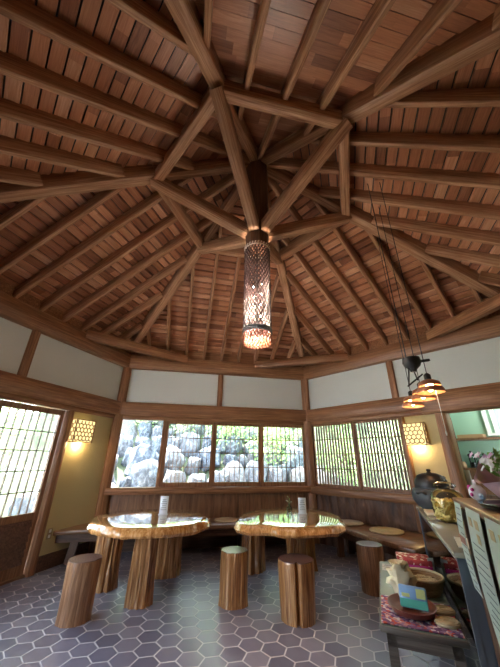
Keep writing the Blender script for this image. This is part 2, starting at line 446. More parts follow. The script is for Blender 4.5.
for p in kp.data.polygons: p.use_smooth = False
# plates
for key in WALLS:
    w = W(key); dz = (Z_PT + Z_PL) / 2
    timber('wall_plate', w.p(-.05, dz, .02), w.p(R + .05, dz, .02), .20, Z_PT - Z_PL, M['trim'], ceil)
# corner ties lying on the plates
for i in range(6):
    u, v = ring[i], ring[(i + 1) % 6]; w_ = ring[(i - 1) % 6]
    c = u * R; a = c + (v * R - c).normalized() * 1.05; b = c + (w_ * R - c).normalized() * 1.05
    e = (b - a).normalized(); a2 = a - e * .02 - u * .10; b2 = b + e * .02 - u * .10
    timber('corner_tie', a2 + Vector((0, 0, 3.15)), b2 + Vector((0, 0, 3.15)), .12, .15, M['trim'], ceil)

# corner posts (hexagonal joints)
for i, c in enumerate(CO):
    u = c.normalized()
    P = c - u * .03
    o = timber('trim_%d' % (i + 1), P, P + Vector((0, 0, Z_PL)), .15, .15, M['trim'], None, up=u)
    o['kind'] = 'structure'

def wall_root(name): return empty(name, (0, 0, 0), kind='structure')
def upper(w, root, s0=0, s1=R, studs=(R / 2,)):
    m = MB(); w.box(m, s0, s1, Z_HT - .02, Z_PL + .02, -.10, 0); m.build('plaster_panel', M['white'], root)
    m = MB(); w.box(m, s0 - .1, s1 + .1, Z_PT - .02, zb(HA) + RD / cs + .05, -.10, -.05); m.build('frieze_board', M['trim'], root)
    for q in studs:
        timber('stud', w.p(q, Z_HT - .02, -.01), w.p(q, Z_PL + .02, -.01), .12, .10, M['trim'], root, up=tuple(w.D))
def header(w, root, s0=0, s1=R):
    # main rail and a thin lower moulding
    timber('head_rail', w.p(s0 - .03, (Z_HT + Z_HEAD + .07) / 2, .0), w.p(s1 + .03, (Z_HT + Z_HEAD + .07) / 2, .0), .17, Z_HT - Z_HEAD - .07, M['trim'], root)
    timber('head_moulding', w.p(s0, Z_HEAD + .035, -.01), w.p(s1, Z_HEAD + .035, -.01), .13, .07, M['trim'], root)

# ---- back wall
w = W('back'); rb = wall_root('wall_back')
upper(w, rb); header(w, rb)
m = MB(); nb_ = 26
for i in range(nb_):
    a, b = R * i / nb_, R * (i + 1) / nb_ - .006
    w.box(m, a, b, .0, Z_SILL - .05, -.09, -.01 - .004 * (i % 2))
w.box(m, 0, R, 0, Z_SILL - .05, -.12, -.03)
m.build('wainscot', M['wains'], rb)
timber('window_sill', w.p(0, Z_SILL - .03, .0), w.p(R, Z_SILL - .03, .0), .19, .10, M['trim'], rb)
m = MB(); w.box(m, 0, R, 0, .16, -.02, .02); m.build('baseboard_back', M['board'], None, kind='structure')

def sash(idx, w, s0, s1, z0, z1, o, nv, nh, bw, bar_m, fw=.06, fb=.07, glass=True, lat_d=.014, vb=None):
    root = empty('window_%d' % idx, (0, 0, 0), kind='structure')
    m = MB(); d = .035
    w.box(m, s0, s0 + fw, z0, z1, o - d / 2, o + d / 2); w.box(m, s1 - fw, s1, z0, z1, o - d / 2, o + d / 2)
    w.box(m, s0 + fw, s1 - fw, z0, z0 + fb, o - d / 2, o + d / 2); w.box(m, s0 + fw, s1 - fw, z1 - fw * .8, z1, o - d / 2, o + d / 2)
    m.build('window_frame', M['trimz'], root)
    m = MB(); a, b, c, e = s0 + fw, s1 - fw, z0 + fb, z1 - fw * .8
    for i in range(nv):
        q = a + (b - a) * (i + 1) / (nv + 1); w.box(m, q - bw / 2, q + bw / 2, c, e, o - lat_d, o + lat_d)
    for i in range(nh):
        q = c + (e - c) * (i + 1) / (nh + 1); w.box(m, a, b, q - .006, q + .006, o - lat_d - .003, o + lat_d + .003)
    if nv: m.build('lattice', bar_m, root)
    if glass:
        m = MB(); w.box(m, a - .01, b + .01, c - .01, e + .01, o - .022, o - .018); m.build('glass_pane', M['glass'], root)
    return root
M['lattice'] = wood('lattice_bar_wood', (.10, .045, .022), (.17, .08, .04), (.26, .13, .07), .5, 'z')
ZS, ZH = Z_SILL + .02, Z_HEAD
# fixed bare pane: frame is the wall post itself
r1 = empty('window_1', (0, 0, 0), kind='structure')
m = MB(); w.box(m, .07, .10, ZS, ZH, -.07, .0); w.box(m, .82, .87, ZS, ZH, -.07, .03); m.build('window_frame', M['trimz'], r1)
m = MB(); w.box(m, .09, .83, ZS, ZH, -.05, -.046); m.build('glass_pane', M['glass'], r1)
sash(2, w, .87, 1.78, ZS, ZH, -.02, 11, 3, .009, M['lattice'])
sash(3, w, 1.76, 2.70, ZS, ZH, -.06, 8, 3, .007, M['lattice'])
sash(4, w, 2.67, 3.60, ZS, ZH, -.02, 8, 3, .007, M['lattice'])

# ---- right wall
w = W('right'); rr_ = wall_root('wall_right')
upper(w, rr_); header(w, rr_)
# heavy second lintel towards the counter
timber('lintel', w.p(2.2, Z_HEAD + .16, .06), w.p(R, Z_HEAD + .16, .06), .14, .30, M['trim'], rr_)
# bark slabs
def bark_panel(w, s0, s1, z0, z1, root, name):
    m = MB(); nx, nz = int((s1 - s0) / .03), 24; vs = []
    for j in range(nz + 1):
        for i in range(nx + 1):
            q = s0 + (s1 - s0) * i / nx; z = z0 + (z1 - z0) * j / nz
            wob = q + .035 * noise.noise(Vector((z * 3, q * .6, 3)))
            fr = (wob / .17) % 1.0
            o = .028 * math.sin(PI * fr) ** .6 + .016 * noise.noise(Vector((q * 9, z * 4, 1)))
            vs.append(w.p(q, z, o - .01))
    m.add(vs, [(j * (nx + 1) + i, j * (nx + 1) + i + 1, (j + 1) * (nx + 1) + i + 1, (j + 1) * (nx + 1) + i) for j in range(nz) for i in range(nx)], 0, True)
    w.box(m, s0, s1, z0, z1, -.12, -.03)
    return m.build(name, M['bark'], root)
bark_panel(w, 0, 1.86, 0, Z_SILL - .05, rr_, 'bark_panel')
m = MB(); w.box(m, 1.86, 2.37, 0, Z_HEAD + .02, -.12, 0); m.build('plaster_wall', M['ochre'], rr_)
timber('window_sill', w.p(0, Z_SILL - .04, .01), w.p(1.92, Z_SILL - .04, .01), .19, .12, M['trim'], rr_)
timber('window_post', w.p(1.85, 0, -.01), w.p(1.85, Z_HEAD, -.01), .09, .14, M['trim'], rr_, up=tuple(w.N))
timber('trim_7', w.p(2.43, 0, .0), w.p(2.43, Z_HEAD, .0), .14, .20, M['trim'], None, up=tuple(w.N))['kind'] = 'structure'
m = MB(); w.box(m, 2.50, R, 0, .94, -.12, 0); m.build('counter_height_wall', M['boardz'], rr_)
sash(5, w, .08, 1.0, ZS - .02, ZH + .01, -.02, 13, 3, .026, M['lattice'], fw=.05)
sash(6, w, .98, 1.84, ZS - .02, ZH + .01, -.05, 13, 3, .026, M['lattice'], fw=.05)

# ---- left wall
w = W('left'); rl = wall_root('wall_left')
upper(w, rl); header(w, rl)
m = MB(); w.box(m, 0, .93, 0, Z_HEAD + .02, -.12, 0); m.build('plaster_wall', M['ochre'], rl)
m = MB(); w.box(m, .07, .93, 0, .17, -.02, .02); m.build('baseboard_left', M['board'], None, kind='structure')
timber('trim_8', w.p(.995, 0, .0), w.p(.995, Z_HEAD, .0), .10, .11, M['trim'], None, up=tuple(w.N))['kind'] = 'structure'
timber('trim_9', w.p(2.03, 0, -.06), w.p(2.03, Z_HEAD, -.06), .09, .08, M['trim'], None, up=tuple(w.N))['kind'] = 'structure'
def door(idx, s0, s1, o):
    root = empty('door_%d' % idx, (0, 0, 0), kind='structure'); d = .04
    m = MB(); zt = Z_HEAD - .01
    w.box(m, s0, s0 + .06, .01, zt, o - d / 2, o + d / 2); w.box(m, s1 - .07, s1, .01, zt, o - d / 2, o + d / 2)
    w.box(m, s0 + .06, s1 - .07, .01, .14, o - d / 2, o + d / 2); w.box(m, s0 + .06, s1 - .07, .60, .68, o - d / 2, o + d / 2); w.box(m, s0 + .06, s1 - .07, zt - .07, zt, o - d / 2, o + d / 2)
    m.build('door_frame', M['trimz'], root)
    m = MB()
    for i in range(6):
        z0 = .14 + .077 * i
        m.hexa([w.p(s0 + .06, z0, o - .015), w.p(s1 - .07, z0, o - .015), w.p(s1 - .07, z0, o + .035), w.p(s0 + .06, z0, o + .035),
                w.p(s0 + .06, z0 + .077, o - .015), w.p(s1 - .07, z0 + .077, o - .015), w.p(s1 - .07, z0 + .077, o + .0), w.p(s0 + .06, z0 + .077, o + .0)])
    m.build('lower_panel', M['darkslat'], root)
    m = MB(); a, b, c, e = s0 + .06, s1 - .07, .68, zt - .07
    for i in range(7):
        q = a + (b - a) * (i + 1) / 8; w.box(m, q - .004, q + .004, c, e, o - .012, o + .012)
    for i in range(4):
        z = c + (e - c) * (i + 1) / 5; w.box(m, a, b, z - .005, z + .005, o - .015, o + .015)
    m.build('lattice', M['lattice'], root)
    m = MB(); w.box(m, a, b, c, e, o - .022, o - .018); m.build('glass_pane', M['glass'], root)
door(1, 1.055, 1.98, -.03)
door(2, 2.08, 2.95, -.08)
m = MB(); w.box(m, 2.95, R, 0, Z_HEAD + .02, -.12, 0); m.build('plaster_wall', M['ochre'], rl)
timber('threshold', w.p(1.05, .012, -.04), w.p(2.95, .012, -.04), .14, .03, M['trim'], rl)

# ---- the three unseen walls behind the camera: one glazed bay added for daylight
def glazed(key, idx):
    w = W(key); root = wall_root('wall_' + key); upper(w, root); header(w, root)
    m = MB(); w.box(m, 0, R, 0, .12, -.10, 0); m.build('wainscot', M['wains'], root)
    for k in range(3):
        a = .12 + (R - .24) / 3 * k
        if k == 0: sash(idx + k, w, a, a + (R - .24) / 3, .12, Z_HEAD, -.03, 3, 2, .01, M['lattice'])
    m = MB(); w.box(m, .12 + (R - .24) / 3, R, 0, Z_HEAD + .02, -.12, 0); m.build('plaster_wall', M['ochre'], root)
glazed('front_left', 7)
for key in ('front', 'front_right'):
    w = W(key); root = wall_root('wall_' + key); upper(w, root); header(w, root)
    m = MB(); w.box(m, 0, R, 0, Z_HEAD + .02, -.12, 0); m.build('plaster_wall', M['ochre'], root)

# ------------------------------------------------------------------ kitchen behind the right wall
w = W('right'); rk = wall_root('wall_kitchen')
def kp_(q, z, off): return w.p(q, z, -off)
m = MB()
w.box(m, 1.75, 4.6, 0, 2.35, -1.15, -1.05); w.box(m, 1.75, 1.85, 0, 2.35, -1.05, -.12); w.box(m, 4.5, 4.6, 0, 2.35, -1.05, -.12)
w.box(m, 1.75, 4.6, 2.30, 2.38, -1.15, -.12)
m.build('wall_panel', M['green'], rk)
m = MB(); w.box(m, 1.75, 4.6, -.10, .0, -1.15, -.20); m.build('kitchen_floor', M['board'], rk)
def shelf(name, z, label, s0=2.27, s1=4.2):
    t = thing(name, label, 'shelf', w.p(s0, z - .03, -1.05))
    m = MB(); a = Vector((0, 0, 0))
    m.hexa([w.p(s0, z - .03, -1.045) - t.location, w.p(s1, z - .03, -1.045) - t.location, w.p(s1, z - .03, -.72) - t.location, w.p(s0, z - .03, -.72) - t.location,
            w.p(s0, z, -1.045) - t.location, w.p(s1, z, -1.045) - t.location, w.p(s1, z, -.72) - t.location, w.p(s0, z, -.72) - t.location])
    m.build('shelf_board', M['bench'], t)
    return t
sh1 = shelf('kitchen_shelf', 1.665, 'upper brown wall shelf holding a long wooden box, green kitchen wall behind', s0=2.24)
sh2 = shelf('kitchen_shelf', 1.24, 'lower brown wall shelf with black-lidded glass coffee presses on it', s0=2.28)
for t, h in ((sh1, .33), (sh2, .40)):
    m = MB(); base = w.p(2.32, .0, -.80) - w.p(2.24 if t is sh1 else 2.28, 0, -1.05)
    m.box(base + Vector((0, 0, .03 + h / 2)), (.022, .022, h)); m.build('support_rod', M['boardz'], t)
m = MB(); w.box(m, 2.30, 3.9, .75, 1.205, -1.045, -.98); tag(m.build('cupboard_panel', M['wains']), 'brown wooden board panel beneath the lower kitchen shelf', 'panel')
m = MB(); w.box(m, 2.36, 2.70, 1.667, 1.72, -1.0, -.78); m.build('wooden_box', M['clay'])
bx = bpy.data.objects['wooden_box']; tag(bx, 'long low wooden box lying on the upper kitchen shelf', 'box')
# white window frame standing in the kitchen wall
rw = empty('window_13', (0, 0, 0), kind='structure'); m = MB()
for q in (2.73, 2.83, 3.85): w.box(m, q, q + .05, 1.72, 2.2, -1.055, -.99)
w.box(m, 2.73, 3.9, 1.70, 1.74, -1.055, -.97); w.box(m, 2.73, 3.9, 2.2, 2.24, -1.055, -.98)
m.build('window_frame', M['whiteframe'], rw)
# coffee presses
def press(q, o, h, label):
    t = thing('coffee_press', label, 'coffee press', w.p(q, 1.24, -o), 0, 'coffee presses on the kitchen shelf')
    m = MB(); m.lathe([(.040, .006), (.042, .02), (.042, h)], seg=20, caps=False); m.build('glass_beaker', M['caseglass'], t)
    m = MB(); m.lathe([(.036, .01), (.037, h * .45)], seg=16); m.build('dark_base', M['black'], t)
    m = MB(); m.lathe([(.047, 0), (.047, .014)], seg=20)
    for a in range(4): m.bar((.045 * math.cos(a * PI / 2), .045 * math.sin(a * PI / 2), 0), (.045 * math.cos(a * PI / 2), .045 * math.sin(a * PI / 2), h), .006)
    m.tube([(.045, 0, h * .9), (.085, 0, h * .85), (.09, 0, h * .4), (.045, 0, h * .2)], .006)
    m.build('frame', M['black'], t)
    m = MB(); m.lathe([(.048, h), (.05, h + .012), (.04, h + .03), (.012, h + .036), (.006, h + .05), (.016, h + .06), (.012, h + .072)], seg=20); m.build('lid', M['black'], t)
press(2.46, .86, .17, 'tallest glass coffee press with black lid, leftmost on kitchen shelf')
press(2.62, .84, .13, 'smaller glass coffee press, middle one on the kitchen shelf')
press(2.76, .86, .16, 'glass coffee press at the right, half behind the flowers')
m = MB(); m.lathe([(.035, 0), (.04, .03), (.03, .07), (.012, .09)], seg=14); o = m.build('wooden_jar', M['clay'], None, w.p(2.345, 1.24, -.80)); tag(o, 'small pale wooden pot at the left end of the lower kitchen shelf', 'pot')
m = MB(); w.box(m, 2.505, 2.56, .95, 1.22, -.10, -.094); o = m.build('notice_strip', M['menu']); tag(o, 'narrow pale green paper strip hanging inside the opening beside the post', 'paper')

def lamp(name, loc, e, col, r=.05):
    l = bpy.data.lights.new(name, 'POINT'); l.energy = e; l.color = col; l.shadow_soft_size = r
    o = bpy.data.objects.new(name, l); COL.objects.link(o); o.location = loc
# ------------------------------------------------------------------ log furniture
def log_part(name, r0, r1, h, mat, parent, loc, seed, grooves=.10, crack=None, top=None, flare=.0, seg=56, lobes=9, topmat=None, lean=(0, 0)):
    m = MB(); n = 16; vs = []
    for i in range(n + 1):
        z = h * i / n; t = i / n
        r = r0 + (r1 - r0) * t + flare * (1 - t) ** 4
        if topmat and i == n: r *= .97
        for k in range(seg):
            a = 2 * PI * k / seg
            g = noise.noise(Vector((math.cos(a) * lobes * .35 + seed, math.sin(a) * lobes * .35, z * 1.2 + seed)))
            g2 = noise.noise(Vector((math.cos(a) * lobes + seed, math.sin(a) * lobes, z * 2.5)))
            rr = r * (1 + grooves * g + grooves * .45 * g2)
            if crack is not None:
                da = abs((a - crack + PI) % (2 * PI) - PI)
                if da < .10: rr *= .55 + .4 * (da / .10)
            vs.append((rr * math.cos(a) + lean[0] * t, rr * math.sin(a) + lean[1] * t, z + (.012 * g2 if i == 0 else 0) * 0))
    fs = [(i * seg + k, i * seg + (k + 1) % seg, (i + 1) * seg + (k + 1) % seg, (i + 1) * seg + k) for i in range(n) for k in range(seg)]
    m.add(vs, fs, 0, True)
    m.f.append(list(range(seg))[::-1]); m.m.append(0); m.sm.append(False)
    m.f.append([n * seg + k for k in range(seg)]); m.m.append(0); m.sm.append(False)
    o = m.build(name, mat, parent, loc)
    if topmat:
        m2 = MB(); top_v = vs[n * seg:]
        m2.prism([(q[0] * .985, q[1] * .985) for q in top_v], h + .0, h + .006)
        o2 = m2.build('seat_top', topmat, parent, loc)
    return o
def stool(cx, cy, h, r0, r1, mat, topmat, seed, label, **k):
    t = thing('log_stool', label, 'stool', (cx, cy, 0), 0, 'log stools around the tables')
    log_part('trunk', r0, r1, h - .006, mat, t, (0, 0, 0), seed, topmat=topmat, **k)
    return t
stool(-1.43, 1.06, .45, .132, .148, M['logb'], M['cut_dark'], 3.1, 'log stool with dark top at the far left, left of the left table', grooves=.05, flare=.01)
stool(.02, 1.11, .445, .130, .142, M['logz'], M['cut_light'], 8.4, 'knotty log stool with pale top, in front of the right table', grooves=.13, flare=.015)
stool(.55, .69, .45, .155, .172, M['logz'], M['cut_dark'], 5.7, 'log stool split by a dark vertical crack, nearest to the camera', grooves=.04, crack=math.radians(-108))
stool(1.60, 1.09, .44, .135, .148, M['logb'], M['cut_dark'], 12.2, 'plain brown log stool beside the display table, right of the right table', grooves=.05)

def spline(pts, n):
    out = []; k = len(pts)
    for i in range(k):
        p0, p1, p2, p3 = [Vector(pts[(i + j - 1) % k]) for j in range(4)]
        for s in range(n):
            t = s / n
            out.append(.5 * ((2 * p1) + (-p0 + p2) * t + (2 * p0 - 5 * p1 + 4 * p2 - p3) * t * t + (-p0 + 3 * p1 - 3 * p2 + p3) * t ** 3))
    return out
def slab_table(loc, outline, ztop, thick, legs, label, seed):
    t = thing('live_edge_table', label, 'table', (loc[0], loc[1], 0), 0, 'live edge slab tables')
    pts = [(p[0] - loc[0], p[1] - loc[1]) for p in outline]; ol = spline(pts, 12); n = len(ol)
    cen = Vector((0, 0))
    prof = [(.0, -.040, 0), (.0, .0, 0)]
    m = MB(); vs = []
    layers = [(.55, ztop, 0), (.97, ztop, 0), (1.0, ztop - .006, .0), (1.035, ztop - .035, 1), (1.055, ztop - thick * .65, 1), (1.03, ztop - thick * .93, 1), (.97, ztop - thick, .6), (.5, ztop - thick, 0)]
    for (s_, z, rough) in layers:
        for i, p in enumerate(ol):
            a = math.atan2(p.y, p.x)
            g = noise.noise(Vector((math.cos(a) * 5 + seed, math.sin(a) * 5, z * 3))) ; g2 = noise.noise(Vector((math.cos(a) * 16 + seed, math.sin(a) * 16, z * 2)))
            spike = max(0, noise.noise(Vector((math.cos(a) * 1.7 + seed * 2, math.sin(a) * 1.7, 4)))) * 1.6
            f = s_ + rough * (.030 * g + (.018 + .055 * spike) * g2)
            vs.append((p.x * f, p.y * f, z + rough * .02 * g))
    L = len(layers)
    fs = []; 
    for j in range(L - 1):
        for i in range(n): fs.append((j * n + i, j * n + (i + 1) % n, (j + 1) * n + (i + 1) % n, (j + 1) * n + i))
    m.add(vs, fs, 0, True)
    for q in range(len(m.f)):
        if q >= n * 2: m.m[q] = 1
    m.f.append(list(range(n))[::-1]); m.m.append(0); m.sm.append(True)
    m.f.append([(L - 1) * n + k for k in range(n)]); m.m.append(1); m.sm.append(False)
    m.build('tabletop', [M['tabletop'], M['slabedge']], t)
    for q, (x, y, r) in enumerate(legs):
        log_part('leg', r * .95, r, ztop - thick + .004, M['logz'], t, (x - loc[0], y - loc[1], 0), seed + q * 3.3, grooves=.32, flare=.02)
    return t
OL_L = [(-1.53, 1.46), (-1.53, 1.90), (-1.29, 2.16), (-.86, 2.19), (-.44, 1.97), (-.27, 1.62), (-.28, 1.30), (-.5, 1.08), (-.78, .98), (-1.13, 1.03), (-1.37, 1.20)]
OL_R = [(.06, 1.22), (.27, 1.75), (.61, 2.03), (1.05, 2.15), (1.36, 1.92), (1.36, 1.38), (1.17, .90), (.95, .76), (.68, .74), (.46, .80), (.32, .92), (.12, .98)]
slab_table((-.92, 1.6), OL_L, .69, .10, [(-.91, 1.27, .105), (-1.35, 1.76, .13), (-.68, 2.05, .15)], 'round slab table with wavy live edge at left, on three log legs', 2.2)
slab_table((.72, 1.42), OL_R, .69, .10, [(.42, 2.0, .15), (.90, 1.62, .11), (1.14, 1.92, .11)], 'kidney-shaped slab table with thick varnished live edge at right', 6.6)

# things on the tables
def sign(x, y, rz, h, label):
    t = thing('table_sign', label, 'sign', (x, y, .69), rz)
    m = MB(); m.box((0, 0, .004), (.11, .06, .006)); m.box((0, 0, h / 2), (.10, .006, h)); st_ = m.build('acrylic_stand', M['acryl'], t, bevel=.002)
    m = MB()
    for i in range(6): m.box((0, -.0035, h * (.25 + .11 * i)), (.07 - .012 * (i % 3), .001, .005))
    m.build('printed_lines', M['ink'], st_)
sign(-.785, 1.74, math.radians(-8), .20, 'small white upright card holder on the left table')
sign(.97, 1.52, math.radians(-12), .18, 'small white upright card holder on the right table')
t = thing('bud_vase', 'tiny glass vase with a green sprig on the right table', 'vase', (.86, 1.72, .69))
m = MB(); m.lathe([(.03, 0), (.038, .02), (.032, .05), (.014, .075), (.017, .09)], seg=20); m.build('glass_body', M['caseglass'], t)
m = MB(); m.tube([(0, 0, .03), (0, 0, .12), (.01, 0, .16)], .002)
for k in range(7):
    a = k * 2.4; z = .10 + .01 * k; m.add([(0, 0, z), (.03 * math.cos(a - .3), .03 * math.sin(a - .3), z + .012), (.05 * math.cos(a), .05 * math.sin(a), z + .02), (.03 * math.cos(a + .3), .03 * math.sin(a + .3), z + .012)], [(0, 1, 2, 3)])
m.build('sprig', M['leaf'], t)

# ------------------------------------------------------------------ benches
wb, wr, wl_ = W('back'), W('right'), W('left')
ZB = .42
t = thing('wall_bench', 'long dark bench slab along the back wall under the four windows', 'bench', (0, 2.8, 0))
off = Vector((0, 2.8, 0))
pl = [(-1.95, 3.12), (-2.335, 2.50), (-1.4, 2.57), (-.3, 2.53), (.6, 2.50), (1.42, 2.47), (1.79, 3.12)]
pl = [(p[0], p[1] - 2.8) for p in pl]
m = MB(); m.prism(pl, ZB - .055, ZB); m.build('seat_slab', M['bench'], t, bevel=.006)
m = MB(); m.prism([(-1.98, .26), (-2.28, -.24), (-.3, -.19), (1.3, -.24), (1.45, -.14), (-.3, -.10), (-2.0, -.12), (-1.9, .26)], ZB - .15, ZB - .055); m.build('apron', M['board'], t)
for x in (-2.0, -.75, .45, 1.35):
    m = MB(); y0 = -.12
    m.bar((x, y0, 0), (x + (.05 if x < -1.5 else 0), y0, ZB - .06), .10, .07, up=(0, 1, 0)); m.bar((x, .22, 0), (x, .22, ZB - .06), .10, .07, up=(0, 1, 0)); m.box((x, .05, .10), (.05, .30, .06))
    m.build('leg', M['boardz'], t)
t = thing('wall_bench', 'wide bench plank along the right wall under the slatted windows', 'bench', tuple(wr.p(1.2, 0, .3)))
lo = t.location.copy()
q = [wr.p(.28, 0, .055), wr.p(.52, 0, .48), wr.p(.95, 0, .60), wr.p(1.5, 0, .82), wr.p(2.1, 0, 1.0), wr.p(2.2, 0, .055)]
m = MB(); m.prism([(v.x - lo.x, v.y - lo.y) for v in q], ZB - .055, ZB - .002); m.build('seat_slab', M['bench'], t, bevel=.006)
q = [wr.p(.62, 0, .40), wr.p(.95, 0, .50), wr.p(1.5, 0, .70), wr.p(2.0, 0, .86), wr.p(2.0, 0, .80), wr.p(1.5, 0, .64), wr.p(.95, 0, .44), wr.p(.62, 0, .34)]
m = MB(); m.prism([(v.x - lo.x, v.y - lo.y) for v in q], ZB - .16, ZB - .055); m.build('apron', M['board'], t)
for s_ in (.75, 1.9):
    for o_ in (.12, .40):
        m = MB(); a = wr.p(s_, 0, o_) - lo; m.bar(a, a + Vector((0, 0, ZB - .06)), .09, .07); m.build('leg', M['boardz'], t)
def disc(x, y, r, mat, label, z=ZB):
    t = thing('seat_pad', label, 'cushion', (x, y, z), 0, 'round seat pads on the benches')
    m = MB(); m.lathe([(r * .96, 0), (r, .008), (r, .016), (r * .96, .024), (r * .6, .027), (.02, .026)], seg=40, fn=lambda a, z: 1 + .01 * math.sin(9 * a)); m.build('pad', mat, t)
    m = MB()
    for k in range(1, 5): m.tube([(r * k / 5 * math.cos(a * PI / 16), r * k / 5 * math.sin(a * PI / 16), .027) for a in range(32)], .002, 5, closed=True)
    m.build('stitching', mat, t)
disc(*wr.p(.86, 0, .26).xy, .215, M['cushion2'], 'pale round seat pad on the right bench beside the right table')
disc(*wr.p(1.50, 0, .37).xy, .225, M['cushion'], 'straw-coloured round seat pad on the right bench nearest the counter')
disc(.17, 2.82, .19, M['cushion'], 'round seat pad on the back bench seen between the two tables')

# outlet
t = thing('wall_outlet', 'beige double wall socket low on the ochre left wall', 'outlet', tuple(wl_.p(.83, .40, 0)))
m = MB(); lo = t.location
W.box(wl_, m, .795, .865, .34, .46, 0, .008); m.v = [v - lo for v in m.v]; m.build('plate', M['socket'], t)
for z in (.37, .43):
    m = MB(); wl_.box(m, .815, .845, z - .018, z + .018, .008, .011); m.v = [v - lo for v in m.v]; m.build('socket_face', M['whiteframe'], t)

# ------------------------------------------------------------------ lattice wall lamps
def wall_lamp(w, sc, zc, wd, ht, label):
    root = thing('wall_lamp', label, 'lamp', tuple(w.p(sc, zc - ht / 2, 0)), 0, 'hexagon lattice wall lamps')
    lo = root.location; dp = .11
    def pt(a, b, o): return w.p(sc + a, zc + b, o) - lo
    m = MB()
    def bx(a0, a1, b0, b1, o0, o1):
        m.hexa([pt(a0, b0, o0), pt(a1, b0, o0), pt(a1, b0, o1), pt(a0, b0, o1), pt(a0, b1, o0), pt(a1, b1, o0), pt(a1, b1, o1), pt(a0, b1, o1)])
    hw, hh = wd / 2, ht / 2
    bx(-hw + .012, hw - .012, -hh + .012, hh - .012, .012, dp - .012); m.build('paper_shade', M['paperglow'], root)
    m = MB()
    for z0 in (-hh, hh - .012):
        bx(-hw, hw, z0, z0 + .012, dp - .012, dp); bx(-hw, -hw + .012, z0, z0 + .012, 0, dp); bx(hw - .012, hw, z0, z0 + .012, 0, dp)
    for a0 in (-hw, hw - .012):
        bx(a0, a0 + .012, -hh, hh, dp - .012, dp); bx(a0, a0 + .012, -hh, hh, 0, .012)
    m.build('wooden_frame', M['trimz'], root)
    m = MB(); pitch = .066; s_ = pitch / math.sqrt(3)
    def strip(mapf, wlen, hlen):
        rows = int(hlen / (1.5 * s_)) + 2; cols = int(wlen / pitch) + 2
        for j in range(rows):
            for i in range(cols):
                cx = -wlen / 2 + i * pitch + (j % 2) * pitch / 2; cy = -hlen / 2 + j * 1.5 * s_
                vv = [(cx + s_ * math.sin(k * PI / 3), cy + s_ * math.cos(k * PI / 3)) for k in range(6)]
                for k in range(3):
                    p, q = vv[k], vv[k + 1]
                    if all(abs(z[0]) <= wlen / 2 + .001 and abs(z[1]) <= hlen / 2 + .001 for z in (p, q)):
                        m.bar(mapf(*p), mapf(*q), .0125, .008, up=tuple(w.N))
    strip(lambda a, b: pt(a, b, dp - .004), wd - .01, ht - .01)
    for sg in (-1, 1): strip(lambda a, b: pt(sg * (hw - .004), b, dp / 2 + a), dp - .01, ht - .01)
    m.build('lattice', M['trim'], root)
    lamp('wall_lamp_light', tuple(w.p(sc, zc - ht / 2 - .02, .06)), 3, (1, .72, .35), .03)
wall_lamp(W('left'), .735, 1.70, .36, .33, 'lit hexagon-lattice wall lamp on the left wall by the door')
wall_lamp(W('right'), 2.03, 1.70, .30, .32, 'lit hexagon-lattice wall lamp on the right wall by the slatted windows')

# ------------------------------------------------------------------ hanging wicker lantern
t = thing('hanging_lantern', 'tall cylindrical woven lantern hanging from the central king post', 'lamp', (0, 0, 2.38))
Z0, Z1, LR = 0.0, 1.15, .137
def weave(z0, z1, ns, turns, rad, wr_, mats_=None):
    m = MB()
    for sg in (-1, 1):
        for k in range(ns):
            pts = []; n = max(6, int((z1 - z0) * 26))
            for i in range(n + 1):
                z = z0 + (z1 - z0) * i / n; a = 2 * PI * k / ns + sg * turns * 2 * PI * (z - z0)
                r = rad + .003 * sg * math.cos(i * 2.0)
                pts.append((r * math.cos(a), r * math.sin(a), z))
            m.tube(pts, wr_, 4, cap=False)
    return m
weave(.13, Z1, 24, .62, LR, .0085).build('woven_body', M['wicker'], t)
weave(.02, .13, 24, .62, LR, .0075).build('woven_rim', M['wickerglow'], t)
m = MB()
for z in (.10, .118, .135): m.tube([((LR + .008) * math.cos(a * PI / 12), (LR + .008) * math.sin(a * PI / 12), z) for a in range(24)], .008, 6, closed=True)
m.build('cord_band', M['grey_cord'], t)
m = MB()
for z in (Z1 - .02,): m.tube([((LR + .004) * math.cos(a * PI / 12), (LR + .004) * math.sin(a * PI / 12), z) for a in range(24)], .009, 6, closed=True)
m.build('collar_ring', M['wickerpale'], t)
m = MB()
for k in range(28):
    a = 2 * PI * k / 28; m.tube([((LR + .002) * math.cos(a), (LR + .002) * math.sin(a), Z1 - .03), ((LR + .01) * math.cos(a + .1), (LR + .01) * math.sin(a + .1), Z1 + .015)], .006, 5)
m.build('collar_weave', M['wickerpale'], t)
m = MB()
for k in range(22):
    a = 2 * PI * k / 22; m.tube([(LR * math.cos(a), LR * math.sin(a), .02), ((LR - .0) * math.cos(a + .14), (LR) * math.sin(a + .14), -.012), (LR * math.cos(a + .28), LR * math.sin(a + .28), .02)], .005, 5)
m.build('scalloped_edge', M['wickerglow'], t)
m = MB(); m.tube([(0, 0, .12), (0, 0, 1.16)], .012)
m.build('lamp_stem', M['black'], t)
for i, (a, z) in enumerate([(-2.4, .62), (-1.1, .66), (-2.4, .50), (-1.1, .53), (-2.4, .38), (-1.1, .40), (-2.4, .26), (-1.1, .27), (-1.8, .17)]):
    m = MB(); c = Vector((.06 * math.cos(a), .06 * math.sin(a), z)); m.lathe([(.003, -.012), (.010, -.007), (.013, 0), (.010, .008), (.004, .014)], c, 12); m.build('bulb', M['bulb'], t)
    
